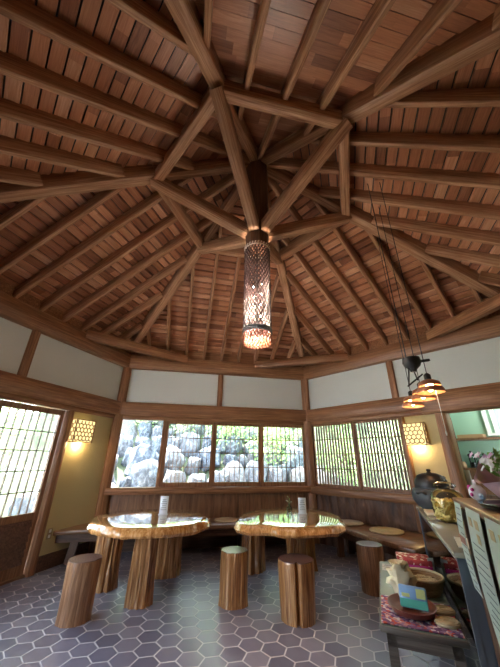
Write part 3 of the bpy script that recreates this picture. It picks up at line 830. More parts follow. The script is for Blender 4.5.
# ------------------------------------------------------------------ pendants above the counter
def pendant(x, y, z, label, pull=False):
    zc = ZA + .2 - ST * 1.2
    t = thing('copper_pendant_lamp', label, 'lamp', (x, y, z), 0, 'copper pendants over the counter')
    m = MB(); m.lathe([(.105, -.055), (.100, -.03), (.088, -.012), (.082, -.012), (.095, -.032), (.099, -.055)], seg=36, caps=False); m.build('lower_shade', M['copper'], t)
    m = MB(); m.lathe([(.086, .0), (.080, .03), (.045, .05), (.028, .055), (.025, .050), (.042, .044), (.074, .027), (.080, .0)], seg=36, caps=False); m.build('upper_shade', M['copper'], t)
    m = MB(); m.lathe([(.027, .05), (.027, .095), (.012, .11)], seg=20)
    for k in range(3):
        a = k * 2.1; m.bar((.02 * math.cos(a), .02 * math.sin(a), .05), (.085 * math.cos(a), .085 * math.sin(a), -.02), .004)
    m.build('socket', M['black'], t)
    m = MB(); m.lathe([(.008, -.045), (.028, -.03), (.034, -.008), (.026, .02), (.014, .045)], seg=18); m.build('bulb', M['bulb_soft'], t)
    m = MB(); rr = math.hypot(x, y); top = min(zb(x * math.cos(k_) + y * math.sin(k_)) for k_ in [PI / 2 + j * PI / 3 for j in range(6)])
    m.tube([(0, 0, .10), (0, 0, top + .15 - z)], .0035, 6); m.build('cord', M['black'], t)
    if pull:
        m = MB(); m.tube([(.05, 0, -.03), (.05, 0, -.36)], .0022, 5); m.lathe([(.003, -.39), (.006, -.375), (.004, -.355)], (.05, 0, 0), 8); m.build('pull_cord', M['whiteframe'], t)
    return t
pendant(1.35, -.56, 1.90, 'nearest and largest copper pendant lamp over the counter', True)
pendant(1.55, -.25, 1.91, 'middle copper pendant lamp of the row over the counter')
pendant(1.69, .05, 1.90, 'farthest, smallest-looking copper pendant lamp over the counter')
t = thing('hanging_pot_hook', 'black iron hanging fixture with crossed arms beside the pendants', 'hanging fixture', (1.19, -.60, 2.05))
m = MB(); m.lathe([(.065, .07), (.072, .03), (.060, .0), (.028, -.03), (.022, -.05)], seg=24); m.build('canopy', M['black'], t)
m = MB()
m.bar((-.02, 0, .03), (.16, -.02, .06), .02); m.bar((-.04, .0, -.01), (-.06, .02, -.17), .008); m.bar((-.07, .02, -.17), (.06, -.02, -.07), .012); m.bar((.0, 0, -.03), (.02, 0, -.12), .008)
m.build('arm', M['black'], t)
m = MB(); m.tube([(-.045, 0, .05), (-.045, 0, 2.15)], .004, 6); m.build('cord', M['black'], t)

# ------------------------------------------------------------------ glass case + high counter
NF, NB_, DN, DF = 1.255, 1.70, -.30, 1.53
cz = .88
t = thing('display_case', 'long glass-fronted display case with wooden top beside the display table', 'display case', tuple(cp(NF, DN)), CRZ)
Lc, Wc = DF - DN, NB_ - NF
def cbx(m, n0, n1, d0, d1, z0, z1): m.box(((n0 + n1) / 2, (d0 + d1) / 2, (z0 + z1) / 2), (n1 - n0, d1 - d0, z1 - z0))
m = MB(); cbx(m, 0, Wc, 0, Lc, 0, .10); m.build('plinth', M['board'], t)
m = MB(); cbx(m, -.012, Wc, -.012, Lc, cz - .028, cz); m.build('top_board', M['casetop'], t, bevel=.003)
m = MB()
for n_ in (0, Wc - .025):
    for d_ in (0, Lc - .025): cbx(m, n_, n_ + .025, d_, d_ + .025, .10, cz - .028)
cbx(m, 0, .02, 0, Lc, .10, .13); cbx(m, 0, .02, 0, Lc, cz - .05, cz - .028); cbx(m, 0, Wc, 0, .02, .10, .13); cbx(m, 0, Wc, 0, .02, cz - .05, cz - .028)
m.build('steel_frame', M['steel'], t)
m = MB(); cbx(m, .006, .012, .02, Lc - .02, .12, cz - .04); m.build('front_glass', M['caseglass'], t)
m = MB(); cbx(m, .02, Wc - .02, .004, .012, .12, cz - .04); m.build('end_panel', M['steel'], t)
m = MB(); cbx(m, .03, Wc - .13, .03, Lc - .03, .47, .48); m.build('inner_shelf', M['caseglass'], t)
m = MB(); cbx(m, Wc - .12, Wc, .0, Lc, .10, cz - .03); m.build('back_panel', M['casepanel'], t)
for k in range(5):
    m = MB(); q = .18 + k * .36
    m.lathe([(.05, 0), (.075, .03), (.085, .07), (.08, .075), (.045, .01)], seg=20)
    o = m.build('tea_bowl', M['paper'] if k % 2 else M['iron'], None, tuple(cp(NF + .18, DN + q, .48)))
    tag(o, ['dark', 'white', 'dark', 'white', 'dark'][k] + ' bowl inside the display case, ' + ['nearest the camera', 'second from its near end', 'at the middle', 'second from its far end', 'at its far end'][k], 'bowl', 'bowls in the display case')

HZ = 1.135
t = thing('service_counter', 'tall dark wooden service counter with menus hung on its front', 'counter', tuple(cp(1.315, -2.1)), CRZ)
m = MB(); cbx(m, .02, .62, 0, 1.80, 0, HZ - .03)
for k in range(10): cbx(m, .008, .03, .0 + k * .18, .172 + k * .18, .1, HZ - .05)
m.build('front_body', M['boardz'], t)
m = MB(); cbx(m, -.012, .66, 0, 1.82, HZ - .03, HZ); m.build('worktop', M['bench'], t, bevel=.004)
def menu(d0, d1, z0, z1, label, kind):
    t = thing('menu_card', label, 'menu', tuple(cp(1.300, d0, z0)), CRZ, 'menus on the counter front')
    W_, H_ = d1 - d0, z1 - z0
    m = MB(); n = 8
    for i in range(n):   # gently curled sheet
        za, zb_ = H_ * i / n, H_ * (i + 1) / n; ca, cb = -.012 * math.sin(PI * i / n), -.012 * math.sin(PI * (i + 1) / n)
        m.hexa([(ca, 0, za), (ca + .002, 0, za), (ca + .002, W_, za), (ca, W_, za), (cb, 0, zb_), (cb + .002, 0, zb_), (cb + .002, W_, zb_), (cb, W_, zb_)])
    cd_ = m.build('card', M['menu'], t)
    m = MB()
    nl = int(H_ / .028)
    for i in range(nl):
        z = .02 + i * .028; u_ = z / H_; o = -.012 * math.sin(PI * u_) - .0015
        if kind == 'b' and .50 < u_ < .62: continue
        if kind == 'a' and u_ > .78: continue
        a = W_ * .10; b = W_ * random.uniform(.5, .88); m.box((o, (a + b) / 2, z), (.001, b - a, .0035))
    m.build('text_lines', M['ink'], cd_)
    m = MB()
    if kind == 'b': m.box((-.0135, W_ * .5, H_ * .56), (.001, W_ * .86, H_ * .09)); m.build('picture_strip', M['redink'], cd_)
    else:
        for (a, b, z) in ((.30, .25, .90), (.72, .22, .90), (.3, .2, .80)):
            m = MB(); m.box((-.012 * math.sin(PI * z) - .0016, W_ * a, H_ * z), (.001, W_ * b, H_ * .07)); m.build('food_picture', M['tan'], cd_)
menu(-.465, -.33, .74, 1.12, 'narrow two-panel menu card at the left end of the counter front', 'b')
menu(-.80, -.565, .60, 1.12, 'wide long menu sheet hanging second on the counter front', 'a')
menu(-1.12, -.87, .62, 1.12, 'menu sheet hanging at the right edge of the photo', 'a')

# on the case
t = thing('snack_jar', 'big glass jar of yellow crackers on the display case', 'jar', tuple(cp(1.42, .66, cz)), 0)
m = MB(); m.lathe([(.10, 0), (.135, .02), (.15, .08), (.15, .19), (.135, .235), (.085, .262), (.085, .285)], seg=40, caps=False); m.lathe([(.10, 0), (.10, .005)], seg=30); m.build('glass_body', M['glass'], t)
m = MB(); m.lathe([(.098, .285), (.105, .295), (.10, .31), (.06, .325), (.02, .33), (.018, .35), (.032, .365), (.02, .38)], seg=32); m.build('glass_lid', M['glass'], t)
m = MB(); random.seed(5)
for k in range(220):
    a = random.uniform(0, 2 * PI); z = random.uniform(.015, .17); r = .128 * math.sqrt(random.random()) * (1 if z > .04 else .85)
    rot = Matrix.Rotation(random.uniform(0, 6), 3, 'X') @ Matrix.Rotation(random.uniform(0, 6), 3, 'Z')
    m.box((r * math.cos(a), r * math.sin(a), z), (.05, .035, .012), rot)
o = m.build('crackers', M['chips'], t); o['kind'] = 'stuff'; t.scale = (.80, .80, .87)
t = thing('iron_kettle', 'large dark iron pot with domed lid at far end of the case', 'pot', tuple(cp(1.41, 1.33, cz)), .3); t.scale = (.78, .78, .86)
m = MB(); m.lathe([(.13, 0), (.20, .03), (.25, .10), (.255, .17), (.235, .215), (.20, .225), (.20, .235)], seg=40); m.build('body', M['iron'], t)
m = MB(); m.lathe([(.195, .235), (.20, .25), (.19, .31), (.15, .36), (.08, .385), (.03, .39), (.02, .40), (.03, .42), (.015, .43)], seg=36); m.build('lid', M['black'], t)
for sg in (-1, 1):
    m = MB(); m.tube([(sg * .245, -.05, .17), (sg * .29, -.04, .19), (sg * .30, 0, .19), (sg * .29, .04, .19), (sg * .245, .05, .17)], .012); m.build('handle', M['iron'], t)
m = MB(); m.box((0, 0, .012), (.16, .22, .024)); o = m.build('wooden_block', M['cushion'], None, tuple(cp(1.355, 1.03, cz)), CRZ, .004); tag(o, 'pale wooden board lying on the case beside the iron pot', 'board')
m = MB(); m.box((0, 0, .004), (.20, .26, .006)); o = m.build('price_sheet', M['paper'], None, tuple(cp(1.40, -.10, cz)), CRZ - .1, 0); tag(o, 'white sheet of paper lying flat on the near end of the case', 'paper')
t = thing('snack_box', 'small open yellow box beside the snack jar on the case', 'box', tuple(cp(1.53, .30, cz)), CRZ)
m = MB(); m.box((0, 0, .04), (.10, .12, .08)); ct_ = m.build('carton', M['tan'], t, bevel=.003); m = MB(); m.box((-.052, 0, .045), (.002, .09, .05)); m.build('paper_label', M['paper'], ct_)

# on the counter
t = thing('serving_tray', 'black lacquer tray on the service counter under the bouquet', 'tray', tuple(cp(1.485, -.74, HZ)), CRZ)
m = MB(); m.lathe([(.13, 0), (.15, .006), (.165, .022), (.158, .022), (.145, .012), (.10, .010)], seg=40, fn=lambda a, z: 1 + .0 * a); m.build('tray_dish', M['lacquer'], t)
t = thing('cloth_ornament', 'small white and magenta dotted cloth rabbit-eared pouch on the counter', 'ornament', tuple(cp(1.40, -.42, HZ)), CRZ); t.scale = (.85, .85, .85)
def blob(m, c, r, sc=(1, 1, 1), mi=0, seg=18, seed=0.0, amp=.06):
    prof = []; c = Vector(c); n = 10; vs = []
    for i in range(n + 1):
        th = PI * i / n
        for k in range(seg):
            a = 2 * PI * k / seg; d = Vector((math.sin(th) * math.cos(a), math.sin(th) * math.sin(a), -math.cos(th)))
            rr = r * (1 + amp * noise.noise(d * 2 + Vector((seed, 0, 0))))
            vs.append(c + Vector((d.x * sc[0], d.y * sc[1], d.z * sc[2])) * rr)
    m.add(vs, [(i * seg + k, i * seg + (k + 1) % seg, (i + 1) * seg + (k + 1) % seg, (i + 1) * seg + k) for i in range(n) for k in range(seg)], mi, True)
m = MB(); blob(m, (0, 0, .045), .045, (1, 1, 1)); blob(m, (.0, .012, .098), .018, (.5, 1, 1.1)); m.build('pouch', M['whitecloth'], t)
m = MB(); blob(m, (-.028, .03, .068), .02, (.6, 1, 1)); blob(m, (-.036, -.022, .035), .016, (.5, 1.2, .7)); blob(m, (-.03, -.034, .062), .010); m.build('magenta_patches', M['magenta'], t)
m = MB(); m.tube([(0, -.04, .015), (-.01, -.10, .012), (-.03, -.16, .03), (-.04, -.21, .025)], [.012, .011, .010, .008], 8); o = m.build('folded_ribbon', M['bluecloth'], None, tuple(cp(1.41, -.40, HZ + .008)), CRZ); tag(o, 'pale blue rolled cloth strip lying along the tray rim', 'cloth')
t = thing('wrapped_bouquet', 'bouquet of white and pink flowers wrapped in pink paper on the counter', 'bouquet', tuple(cp(1.52, -.50, HZ)), CRZ)
m = MB(); seg = 24; vs = []
ax = Vector((.05, -.30, .14)).normalized(); ux = ax.cross(Vector((1, 0, 0))).normalized(); uy = ax.cross(ux)
ax = Vector((-.03, -.10, .22)).normalized(); ux = ax.cross(Vector((1, 0, 0))).normalized(); uy = ax.cross(ux)
for i in range(7):
    for k in range(seg):
        a = 2 * PI * k / seg; r = .018 + .10 * (i / 6) ** .9 + .008 * math.sin(a * 5) * i / 6
        vs.append(Vector((0, .03, .002)) + ax * (.15 * i / 6 + (.03 * math.cos(a * 2) if i == 6 else 0)) + (ux * math.cos(a) + uy * math.sin(a)) * r)
m.add(vs, [(i * seg + k, i * seg + (k + 1) % seg, (i + 1) * seg + (k + 1) % seg, (i + 1) * seg + k) for i in range(6) for k in range(seg)], 0, True)
m.build('wrapping_paper', M['pinkpaper'], t)
hd = Vector((0, .03, .0)) + ax * .19
random.seed(11)
def flower(c, r, nrm, mat):
    m = MB(); nrm = Vector(nrm).normalized(); a1 = nrm.orthogonal().normalized(); a2 = nrm.cross(a1)
    for k in range(5):
        a = k * 2 * PI / 5; d = a1 * math.cos(a) + a2 * math.sin(a); e = nrm.cross(d)
        m.add([c, c + d * r * .5 + e * r * .38 + nrm * r * .15, c + d * r + nrm * r * .05, c + d * r * .5 - e * r * .38 + nrm * r * .15, c + d * r * .5 + nrm * r * .05], [(0, 1, 4), (1, 2, 4), (2, 3, 4), (3, 0, 4)], 0, True)
    m.build('flower_head', mat, t)
for k in range(20):
    c = hd + Vector((random.uniform(-.10, .06), random.uniform(-.10, .06), random.uniform(-.02, .05)))
    flower(c, .021, (-1, random.uniform(-.8, .2), random.uniform(.1, .9)), M['petal'] if k % 3 else M['petalpink'])
m = MB()
for k in range(90):
    c = hd + Vector((random.uniform(-.05, .06), random.uniform(-.09, .05), random.uniform(-.06, .05))); d = Vector((random.uniform(-1, 1), random.uniform(-1, 1), random.uniform(-.2, 1))).normalized() * .04; e = d.orthogonal().normalized() * .011
    m.add([c, c + d * .5 + e, c + d, c + d * .5 - e], [(0, 1, 2, 3)])
m.build('foliage', M['leaf'], t)

# ------------------------------------------------------------------ display table
TZ = .465; TN0, TN1, TD0, TD1 = .812, 1.243, -.165, 1.08
t = thing('display_table', 'low grey-brown wooden display table in front of the glass case', 'table', tuple(cp(TN0, TD0)), CRZ)
Wt, Lt = TN1 - TN0, TD1 - TD0
m = MB(); cbx(m, 0, Wt, 0, Lt, TZ - .035, TZ - .006); m.build('tabletop', M['graywood'], t, bevel=.004)
m = MB(); cbx(m, .01, Wt - .01, .01, Lt - .01, TZ - .006, TZ); m.build('top_mat', M['sage'], t)
m = MB(); cbx(m, .03, Wt - .03, .03, .05, TZ - .10, TZ - .035); cbx(m, .03, .05, .03, Lt - .03, TZ - .10, TZ - .035); cbx(m, Wt - .05, Wt - .03, .03, Lt - .03, TZ - .10, TZ - .035); cbx(m, .03, Wt - .03, Lt - .05, Lt - .03, TZ - .10, TZ - .035); m.build('apron', M['graywood'], t)
for (a, b) in ((.03, .03), (Wt - .08, .03), (.03, Lt - .08), (Wt - .08, Lt - .08)):
    m = MB(); cbx(m, a, a + .05, b, b + .05, 0, TZ - .035); m.build('leg', M['graywood'], t)
# patterned runner cloth
m = MB(); nx, ny = 24, 30; a0, a1, b0, b1 = TN0 + .012, TN1 - .012, TD0 + .012, TD0 + .42; vs = []
for j in range(ny + 1):
    for i in range(nx + 1):
        p = cp(a0 + (a1 - a0) * i / nx, b0 + (b1 - b0) * j / ny, TZ + .004 + .003 * max(0, noise.noise(Vector((i * .4, j * .4, 0))))); vs.append(p - cp(a0, b0, TZ))
m.add(vs, [(j * (nx + 1) + i, j * (nx + 1) + i + 1, (j + 1) * (nx + 1) + i + 1, (j + 1) * (nx + 1) + i) for j in range(ny) for i in range(nx)], 0, True)
k = len(m.v); m.add([cp(a0, b0, TZ + .0005) - cp(a0, b0, TZ), cp(a1, b0, TZ + .0005) - cp(a0, b0, TZ), cp(a1, b1, TZ + .0005) - cp(a0, b0, TZ), cp(a0, b1, TZ + .0005) - cp(a0, b0, TZ)], [(0, 1, 2, 3)])
o = m.build('table_cloth', M['runner'], None, tuple(cp(a0, b0, TZ))); tag(o, 'red, purple and white patterned cloth on the near half of display table', 'cloth')
# note cards
def nd(x, y):   # world xy -> counter frame
    v = Vector((x, y, 0)); return v.dot(NC), v.dot(DC)
for i, (d_, lab) in enumerate([(.95, 'small cream price card, farther of two at the table back corner'), (.85, 'small cream price card, nearer of two at the table back corner')]):
    m = MB(); m.box((0, 0, .002), (.10, .075, .003)); o = m.build('price_card', M['cushion2'], None, tuple(cp(TN0 + .075, d_, TZ)), CRZ); tag(o, lab, 'card', 'price cards')
    m = MB(); m.box((0, .01, .004), (.06, .006, .001)); m.box((0, -.012, .004), (.07, .006, .001)); m.build('printed_lines', M['ink'], o)
# stack of boxes wrapped in patterned cloth
names_ = ['plum box at the bottom of the stack on the display table', 'grey box second from the bottom of the stack', 'dark red box third in the stack', 'red box with white pattern on top of the stack']
mats_ = [M['traywood'], M['steel'], M['magenta'], M['redpattern']]
z = TZ
for i in range(4):
    h = (.035, .022, .028, .035)[i]; m = MB(); m.box((0, 0, h / 2), (.25, .21, h)); o = m.build('gift_box', mats_[i], None, tuple(cp(TN0 + .28, .82, z)), CRZ + .02 * (i - 1), .003)
    tag(o, names_[i], 'box', 'stacked boxes on the display table'); z += h
m = MB(); m.box((0, 0, .07), (.05, .004, .14)); o = m.build('upright_card', M['paper'], None, tuple(cp(TN1 - .03, .74, TZ)), CRZ + .5); tag(o, 'white upright card between the box stack and the glass case', 'card')
# basket
bc = cp(TN0 + .30, .43, TZ + .004)
t = thing('woven_basket', 'round brown woven basket of small packets on the display table', 'basket', tuple(bc))
m = MB()
for i in range(9):
    z = .006 + i * .0115; r = .115 + .045 * (i / 8) ** .8
    m.tube([((r + .004 * (-1) ** (a + i)) * math.cos(a * PI / 20), (r + .004 * (-1) ** (a + i)) * math.sin(a * PI / 20), z) for a in range(40)], .0068, 6, closed=True)
m.lathe([(.11, 0), (.112, .006)], seg=40); m.build('woven_wall', M['basket'], t)
m = MB(); m.tube([(.163 * math.cos(a * PI / 16), .163 * math.sin(a * PI / 16), .108) for a in range(32)], .009, 8, closed=True); m.build('rim', M['wovengold'], t); t.scale = (.84, .84, .9)
random.seed(21)
m = MB()
for k in range(60):
    a = random.uniform(0, 6.28); r = .125 * math.sqrt(random.random()); m.box((r * math.cos(a), r * math.sin(a), .06 + random.uniform(0, .02)), (.04, .03, .012), Matrix.Rotation(random.uniform(0, 6), 3, 'Z') @ Matrix.Rotation(random.uniform(-.5, .5), 3, 'X'))
m.lathe([(.12, .01), (.13, .06)], seg=24)
o = m.build('sweet_packets', M['wovengold'], None, tuple(bc)); o.scale = (.84, .84, .9); tag(o, 'heap of small tan packets inside the woven basket', 'packets', kind='stuff')
# lacquer tray with package
tc_ = cp(TN0 + .19, .06, TZ + .008)
t = thing('oval_tray', 'oval red-brown wooden tray on the patterned cloth', 'tray', tuple(tc_), CRZ)
m = MB(); 
def ov(a, z): return 1 / math.sqrt(math.cos(a) ** 2 / 1.0 + math.sin(a) ** 2 / 1.35)
m.lathe([(.115, 0), (.135, .01), (.152, .042), (.146, .042), (.125, .014), (.10, .010)], seg=48, fn=ov); m.build('tray_dish', M['traywood'], t); t.scale = (.9, .9, .9)
t = thing('snack_package', 'upright blue and green picture package leaning in the oval tray', 'package', tuple(tc_ + Vector((0, 0, .012)) + NC * .015 - DC * .02), CRZ - .12)
rx = Matrix.Rotation(-.35, 3, 'X')
m = MB(); m.box(rx @ Vector((0, 0, .06)), (.155, .035, .11), rx); ct_ = m.build('carton', M['picblue'], t, bevel=.006)
m = MB(); m.box(rx @ Vector((0, -.0185, .028)), (.15, .002, .04), rx); m.build('green_band', M['picgreen'], ct_)
m = MB(); m.box(rx @ Vector((.045, -.0185, .08)), (.05, .002, .045), rx); m.build('landscape_print', M['picyel'], ct_)
m = MB(); m.box(rx @ Vector((-.04, -.0185, .065)), (.045, .002, .018), rx); m.build('title_print', M['picyel'], ct_)
t = thing('wrapped_bag', 'crinkled cream gift wrapper bag behind the blue package', 'bag', tuple(tc_ + Vector((0, 0, .02)) + DC * .17 - NC * .04), CRZ); t.scale = (.82, .82, .85)
m = MB(); blob(m, (0, 0, .10), .105, (1, .8, 1.0), amp=.7, seg=28, seed=3); m.build('bag', M['bagplastic'], t)
m = MB()
for k in range(14):
    a = k * .45; c = Vector((.03 * math.cos(a),   .03 * math.sin(a), .17)); d = Vector((math.cos(a), math.sin(a), 1.1)).normalized() * .06; e = Vector((-math.sin(a), math.cos(a), 0)) * .022; m.add([c - e, c + e, c + d + e * 1.6, c + d - e * 1.4], [(0, 1, 2, 3)])
m.build('ruffle', M['bagplastic'], t)
for i, (n_, d_, lab) in enumerate([(TN0 + .365, .13, 'pale oval woven coaster on the cloth, farther of the two'), (TN0 + .362, -.03, 'pale oval woven coaster on the cloth, nearer of the two')]):
    m = MB(); m.lathe([(.058, 0), (.062, .006), (.059, .014), (.04, .017), (.01, .016)], seg=36, fn=lambda a, z: (1 + .12 * math.cos(2 * a)))
    for k in range(1, 4): m.tube([(.017 * k * (1 + .12 * math.cos(2 * a * PI / 14)) * math.cos(a * PI / 14), .017 * k * (1 + .12 * math.cos(2 * a * PI / 14)) * math.sin(a * PI / 14), .017) for a in range(28)], .003, 5, closed=True)
    o = m.build('woven_coaster', M['wovengold'], None, tuple(cp(n_, d_, TZ + .006)), CRZ + .3); tag(o, lab, 'coaster', 'woven coasters')

# ------------------------------------------------------------------ garden
g = MB(); g.prism([(30 * math.cos(a * PI / 12), 30 * math.sin(a * PI / 12)) for a in range(24)], -.5, -.16); g.build('ground', M['gravel'], kind='structure')
def bank_h(x, y):
    d = Vector((x, y)); s = max(d.dot(Vector((0, 1))), d.dot(Vector((.866, .5)))) - 4.75
    return -.1 + max(0, min(s, 3.2)) * .85 + .12 * noise.noise(Vector((x * .8, y * .8, 0)))
m = MB(); nx = 70; ny = 50; vs = []
idx = {}
for j in range(ny + 1):
    for i in range(nx + 1):
        x = -8 + 20 * i / nx; y = 1.2 + 12 * j / ny; vs.append((x, y, bank_h(x, y) if max(y, .866 * x + .5 * y) > 4.3 else -.3))
fs = []
for j in range(ny):
    for i in range(nx):
        q = (j * (nx + 1) + i, j * (nx + 1) + i + 1, (j + 1) * (nx + 1) + i + 1, (j + 1) * (nx + 1) + i)
        if all(max(vs[k][1], .866 * vs[k][0] + .5 * vs[k][1]) > 3.6 and not (vs[k][0] * .866 + vs[k][1] * .5 < 6.0 and vs[k][1] < 3.2) for k in q): fs.append(q)
m.add(vs, fs, 0, True); m.build('garden_bank', M['soil'], kind='structure')

def rock_mesh(seed, m=None):
    m = MB(); vs = []; n = 9; seg = 14
    for i in range(n + 1):
        th = PI * i / n
        for k in range(seg):
            a = 2 * PI * k / seg; d = Vector((math.sin(th) * math.cos(a), math.sin(th) * math.sin(a), -math.cos(th)))
            q = Vector([max(-.78, min(.78, c)) for c in d]); r = 1 + .32 * noise.noise(d * 1.5 + Vector((seed, seed * 2, 0))) + .10 * noise.noise(d * 4 + Vector((seed, 0, 9)))
            vs.append(q * r)
    m.add(vs, [(i * seg + k, i * seg + (k + 1) % seg, (i + 1) * seg + (k + 1) % seg, (i + 1) * seg + k) for i in range(n) for k in range(seg)], 0, True)
    return m
protos = []
random.seed(3)
places = []
yy = 4.75
for row in range(6):
    x = -3.7 + random.uniform(0, .3)
    while x < 3.4:
        s_ = random.uniform(.20, .42) * (1.1 if row < 3 else .9); y = 5.2 + row * .5 + random.uniform(-.12, .12)
        places.append((x, y, s_, row)); x += s_ * 1.5
rowname = ['lowest row', 'second row up', 'middle row', 'fourth row up', 'fifth row up', 'top row']
rows = {}
for p in places: rows.setdefault(p[3], []).append(p)
pi = 0
ordn = ['leftmost', 'second', 'third', 'fourth', 'fifth', 'sixth', 'seventh', 'eighth', 'ninth', 'tenth', 'eleventh', 'twelfth', 'thirteenth', 'fourteenth', 'fifteenth', 'sixteenth', 'seventeenth', 'eighteenth', 'nineteenth', 'twentieth', 'twenty-first', 'twenty-second', 'twenty-third']
for r_, lst in rows.items():
    for k, (x, y, s_, row) in enumerate(lst):
        if pi < 7: o = rock_mesh(1.7 * pi + 1).build('boulder', M['rock']); protos.append(o)
        else: o = protos[pi % 7].copy(); COL.objects.link(o)
        o.location = (x, y, bank_h(x, y) + s_ * .25); o.scale = (s_, s_ * .8, s_ * random.uniform(.8, 1.3)); o.rotation_euler = (random.uniform(-.3, .3), random.uniform(-.4, .4), random.uniform(0, 6))
        tag(o, '%s boulder%s in the %s of the rock bank' % (ordn[k], '' if k == 0 else ' from the left', rowname[row]), 'boulder', 'boulders of the garden bank'); pi += 1

def shrub(x, y, z, r, h, mat, label, name='garden_shrub', leaves=900, cat='shrub', group='garden shrubs', ls=.07, trunk=True):
    t = thing(name, label, cat, (x, y, z), 0, group)
    m = MB(); 
    for k in range(leaves):
        d = Vector((random.gauss(0, 1), random.gauss(0, 1), random.gauss(0, 1))).normalized() * (random.random() ** .4)
        c = Vector((d.x * r, d.y * r, h * .55 + d.z * h * .5)); c += Vector((noise.noise(c * 2), noise.noise(c * 2 + Vector((5, 0, 0))), 0)) * .25 * r
        u = Vector((random.uniform(-1, 1), random.uniform(-1, 1), random.uniform(-.6, 1))).normalized() * ls; e = u.orthogonal().normalized() * ls * .4
        m.add([c, c + u * .5 + e, c + u, c + u * .5 - e], [(0, 1, 2, 3)])
    m.build('foliage', mat, t)
    if trunk:
        m = MB(); m.tube([(0, 0, -.1), (.04, .02, h * .25), (-.03, .03, h * .6)], [.05 * h, .04 * h, .02 * h], 8)
        for k in range(5):
            a = k * 1.3; m.tube([(.0, .0, h * .3), (r * .35 * math.cos(a), r * .35 * math.sin(a), h * .55), (r * .6 * math.cos(a), r * .6 * math.sin(a), h * .75)], [.018 * h, .012 * h, .006 * h], 6)
        m.build('stem', M['trunk'], t)
    return t
SH = [(-3.4, 6.9, .75, 1.5, 'foliage', 'leafy green shrub above the boulders, behind the unlatticed pane'),
      (-1.9, 7.3, .8, 1.8, 'foliage2', 'pale green shrub high on the bank, between first and second window'),
      (-.6, 7.1, .7, 1.5, 'foliage2', 'pale shrub high on the bank behind the second window'),
      (.7, 6.6, .75, 1.7, 'foliage', 'green shrub on the bank behind the third window'),
      (1.9, 6.0, .75, 1.7, 'foliage', 'full green shrub behind the left half of the fourth window'),
      (2.9, 6.7, .9, 2.1, 'foliage2', 'tall pale shrub behind the right half of the fourth window'),
      (3.6, 4.9, .7, 1.6, 'foliage', 'green shrub outside the left slatted window of the right wall'),
      (4.6, 4.0, .75, 1.7, 'foliage2', 'pale shrub outside the right slatted window of the right wall'),
      (-5.3, 6.1, .9, 2.0, 'foliage', 'big green shrub at the left end of the rock bank')]
for (x, y, r, h, mt, lab) in SH:
    shrub(x, y, bank_h(x, y) if max(y, .866 * x + .5 * y) > 4.3 else -.16, r, h, M[mt], lab, leaves=1300)
TR = [(-4.6, 9.2, 'tall pale-leaved tree far behind the unlatticed pane'), (-1.4, 9.6, 'tall pale-leaved tree behind the second window, above the bank'), (1.8, 9.3, 'tall pale-leaved tree behind the third window'), (5.2, 8.0, 'tall pale-leaved tree behind the back right corner'), (7.6, 4.6, 'tall pale-leaved tree beyond the slatted windows')]
for (x, y, lab) in TR: shrub(x, y, 1.6, 1.55, 4.6, M['foliage2'], lab, 'garden_tree', 2600, 'tree', 'garden trees', .16)
# left garden outside the lattice door
lw = W('left')
m = MB(); q_ = [lw.p(-1.5, 0, -1.3), lw.p(3.6, 0, -1.3), lw.p(3.6, 0, -9), lw.p(-1.5, 0, -9)]
m.prism([(v.x, v.y) for v in q_], -.20, -.145); m.build('ground', M['soil'], kind='structure')  # dark patch added to tame the overbright ground outside the door
t = thing('stone_steps', 'grey stone steps climbing outside the lattice door', 'steps', tuple(lw.p(1.1, -.16, -1.8)))
lo = t.location.copy()
for i in range(8):
    m = MB(); z = i * .17
    m.hexa([lw.p(-.1, -.16 + z, -1.9 - i * .33) - lo, lw.p(1.15, -.16 + z, -1.9 - i * .33) - lo, lw.p(1.15, -.16 + z, -2.3 - i * .33) - lo, lw.p(-.1, -.16 + z, -2.3 - i * .33) - lo,
            lw.p(-.1, z + .01, -1.9 - i * .33) - lo, lw.p(1.15, z + .01, -1.9 - i * .33) - lo, lw.p(1.15, z + .01, -2.3 - i * .33) - lo, lw.p(-.1, z + .01, -2.3 - i * .33) - lo])
    m.build('step', M['rock'], t)
for (s_, o_, r, h, mt, lab) in [(1.9, 2.4, .5, 1.0, 'foliage', 'round green bush outside the lattice door, beside the stone steps'), (2.6, 3.6, .7, 1.7, 'foliage2', 'taller pale bush outside the lattice door'), (1.6, 5.3, .9, 2.5, 'foliage2', 'pale leafy bush far outside the lattice door'), (.0, 5.6, .9, 2.6, 'foliage', 'dark green bush beyond the top of the stone steps')]:
    p = lw.p(s_, -.16, -o_); shrub(p.x, p.y, -.16, r, h, M[mt], lab, leaves=1200)
for k, (s_, o_, r) in enumerate([(1.45, 2.0, .30), (1.25, 2.8, .36), (2.2, 3.2, .42), (1.5, 3.7, .5)]):
    p = lw.p(s_, -.16, -o_); o = protos[k].copy(); COL.objects.link(o); o.location = (p.x, p.y, -.16 + r * .5); o.scale = (r, r, r * .9)
    tag(o, ['smallest boulder right outside the lattice door', 'medium boulder at the foot of the stone steps', 'boulder beside the round bush outside the door', 'largest boulder outside the lattice door, behind the others'][k], 'boulder', 'boulders outside the door')

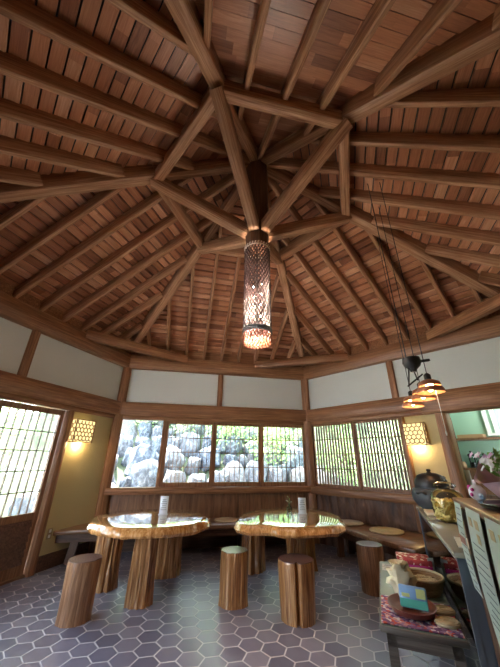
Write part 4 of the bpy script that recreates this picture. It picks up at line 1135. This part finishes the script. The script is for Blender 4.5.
# ------------------------------------------------------------------ light
wd = bpy.data.worlds.new('daylight'); scene.world = wd; wd.use_nodes = True
nt = wd.node_tree; bg = nt.nodes['Background']; bg.inputs[0].default_value = (.72, .86, 1.0, 1); bg.inputs[1].default_value = 6
sun = bpy.data.lights.new('sun', 'SUN'); sun.energy = 30; sun.angle = math.radians(3); sun.color = (1, .95, .86)
so = bpy.data.objects.new('sun', sun); COL.objects.link(so); so.rotation_euler = Vector((.45, -.9, -2.2)).to_track_quat('-Z', 'Y').to_euler()
def portal(w, s0, s1, z0, z1):
    l = bpy.data.lights.new('window_portal', 'AREA'); l.shape = 'RECTANGLE'; l.size = s1 - s0; l.size_y = z1 - z0; l.cycles.is_portal = True
    o = bpy.data.objects.new('window_portal', l); COL.objects.link(o)
    n = w.N; x = Vector((0, 0, 1)).cross(n); z = -n
    o.matrix_world = Matrix.Translation(w.p((s0 + s1) / 2, (z0 + z1) / 2, -.13)) @ Matrix((Vector((0, 0, 1)).cross(z), Vector((0, 0, 1)), z)).transposed().to_4x4()
for key, a, b, c, d in (('back', .1, 3.6, .9, 1.97), ('right', .1, 1.8, .9, 1.97), ('left', 1.1, 2.9, .68, 1.97), ('front_left', .1, 1.26, .15, 1.97)):
    portal(W(key), a, b, c, d)
lamp('kitchen_fill_light', w.p(3.1, 2.1, -.55) if False else W('right').p(3.1, 2.15, -.55), 5, (1, .97, .9), .12)  # added fill light, no fixture hangs in the kitchen
for z_ in (2.60, 2.78, 2.96): lamp('lantern_light', (0, 0, z_), 25, (1, .82, .66), .04)

# ------------------------------------------------------------------ camera
f_, th, ro, ps = 287.383, .4144, .0099, .2110
F = Vector((math.sin(ps) * math.cos(th), math.cos(ps) * math.cos(th), math.sin(th)))
Rg = Vector((math.cos(ps), -math.sin(ps), 0)); U = Rg.cross(F)
R2 = Rg * math.cos(ro) + U * math.sin(ro); U2 = -Rg * math.sin(ro) + U * math.cos(ro)
cd = bpy.data.cameras.new('camera'); cd.sensor_fit = 'HORIZONTAL'; cd.sensor_width = 36; cd.lens = f_ * 36 / 500; cd.clip_start = .05
co = bpy.data.objects.new('camera', cd); COL.objects.link(co)
co.matrix_world = Matrix.Translation((-.6251, -2.5689, 1.32)) @ Matrix((R2, U2, -F)).transposed().to_4x4()
scene.camera = co
vs_ = scene.view_settings; vs_.view_transform = 'Standard'; vs_.look = 'None'; vs_.exposure = 1.5; vs_.gamma = 1; vs_.use_curve_mapping = False
scene.cycles.use_denoising = True
scene.cycles.max_bounces = 10; scene.cycles.diffuse_bounces = 6; scene.cycles.transparent_max_bounces = 16
scene.cycles.sample_clamp_indirect = 6; scene.cycles.caustics_reflective = False; scene.cycles.caustics_refractive = False
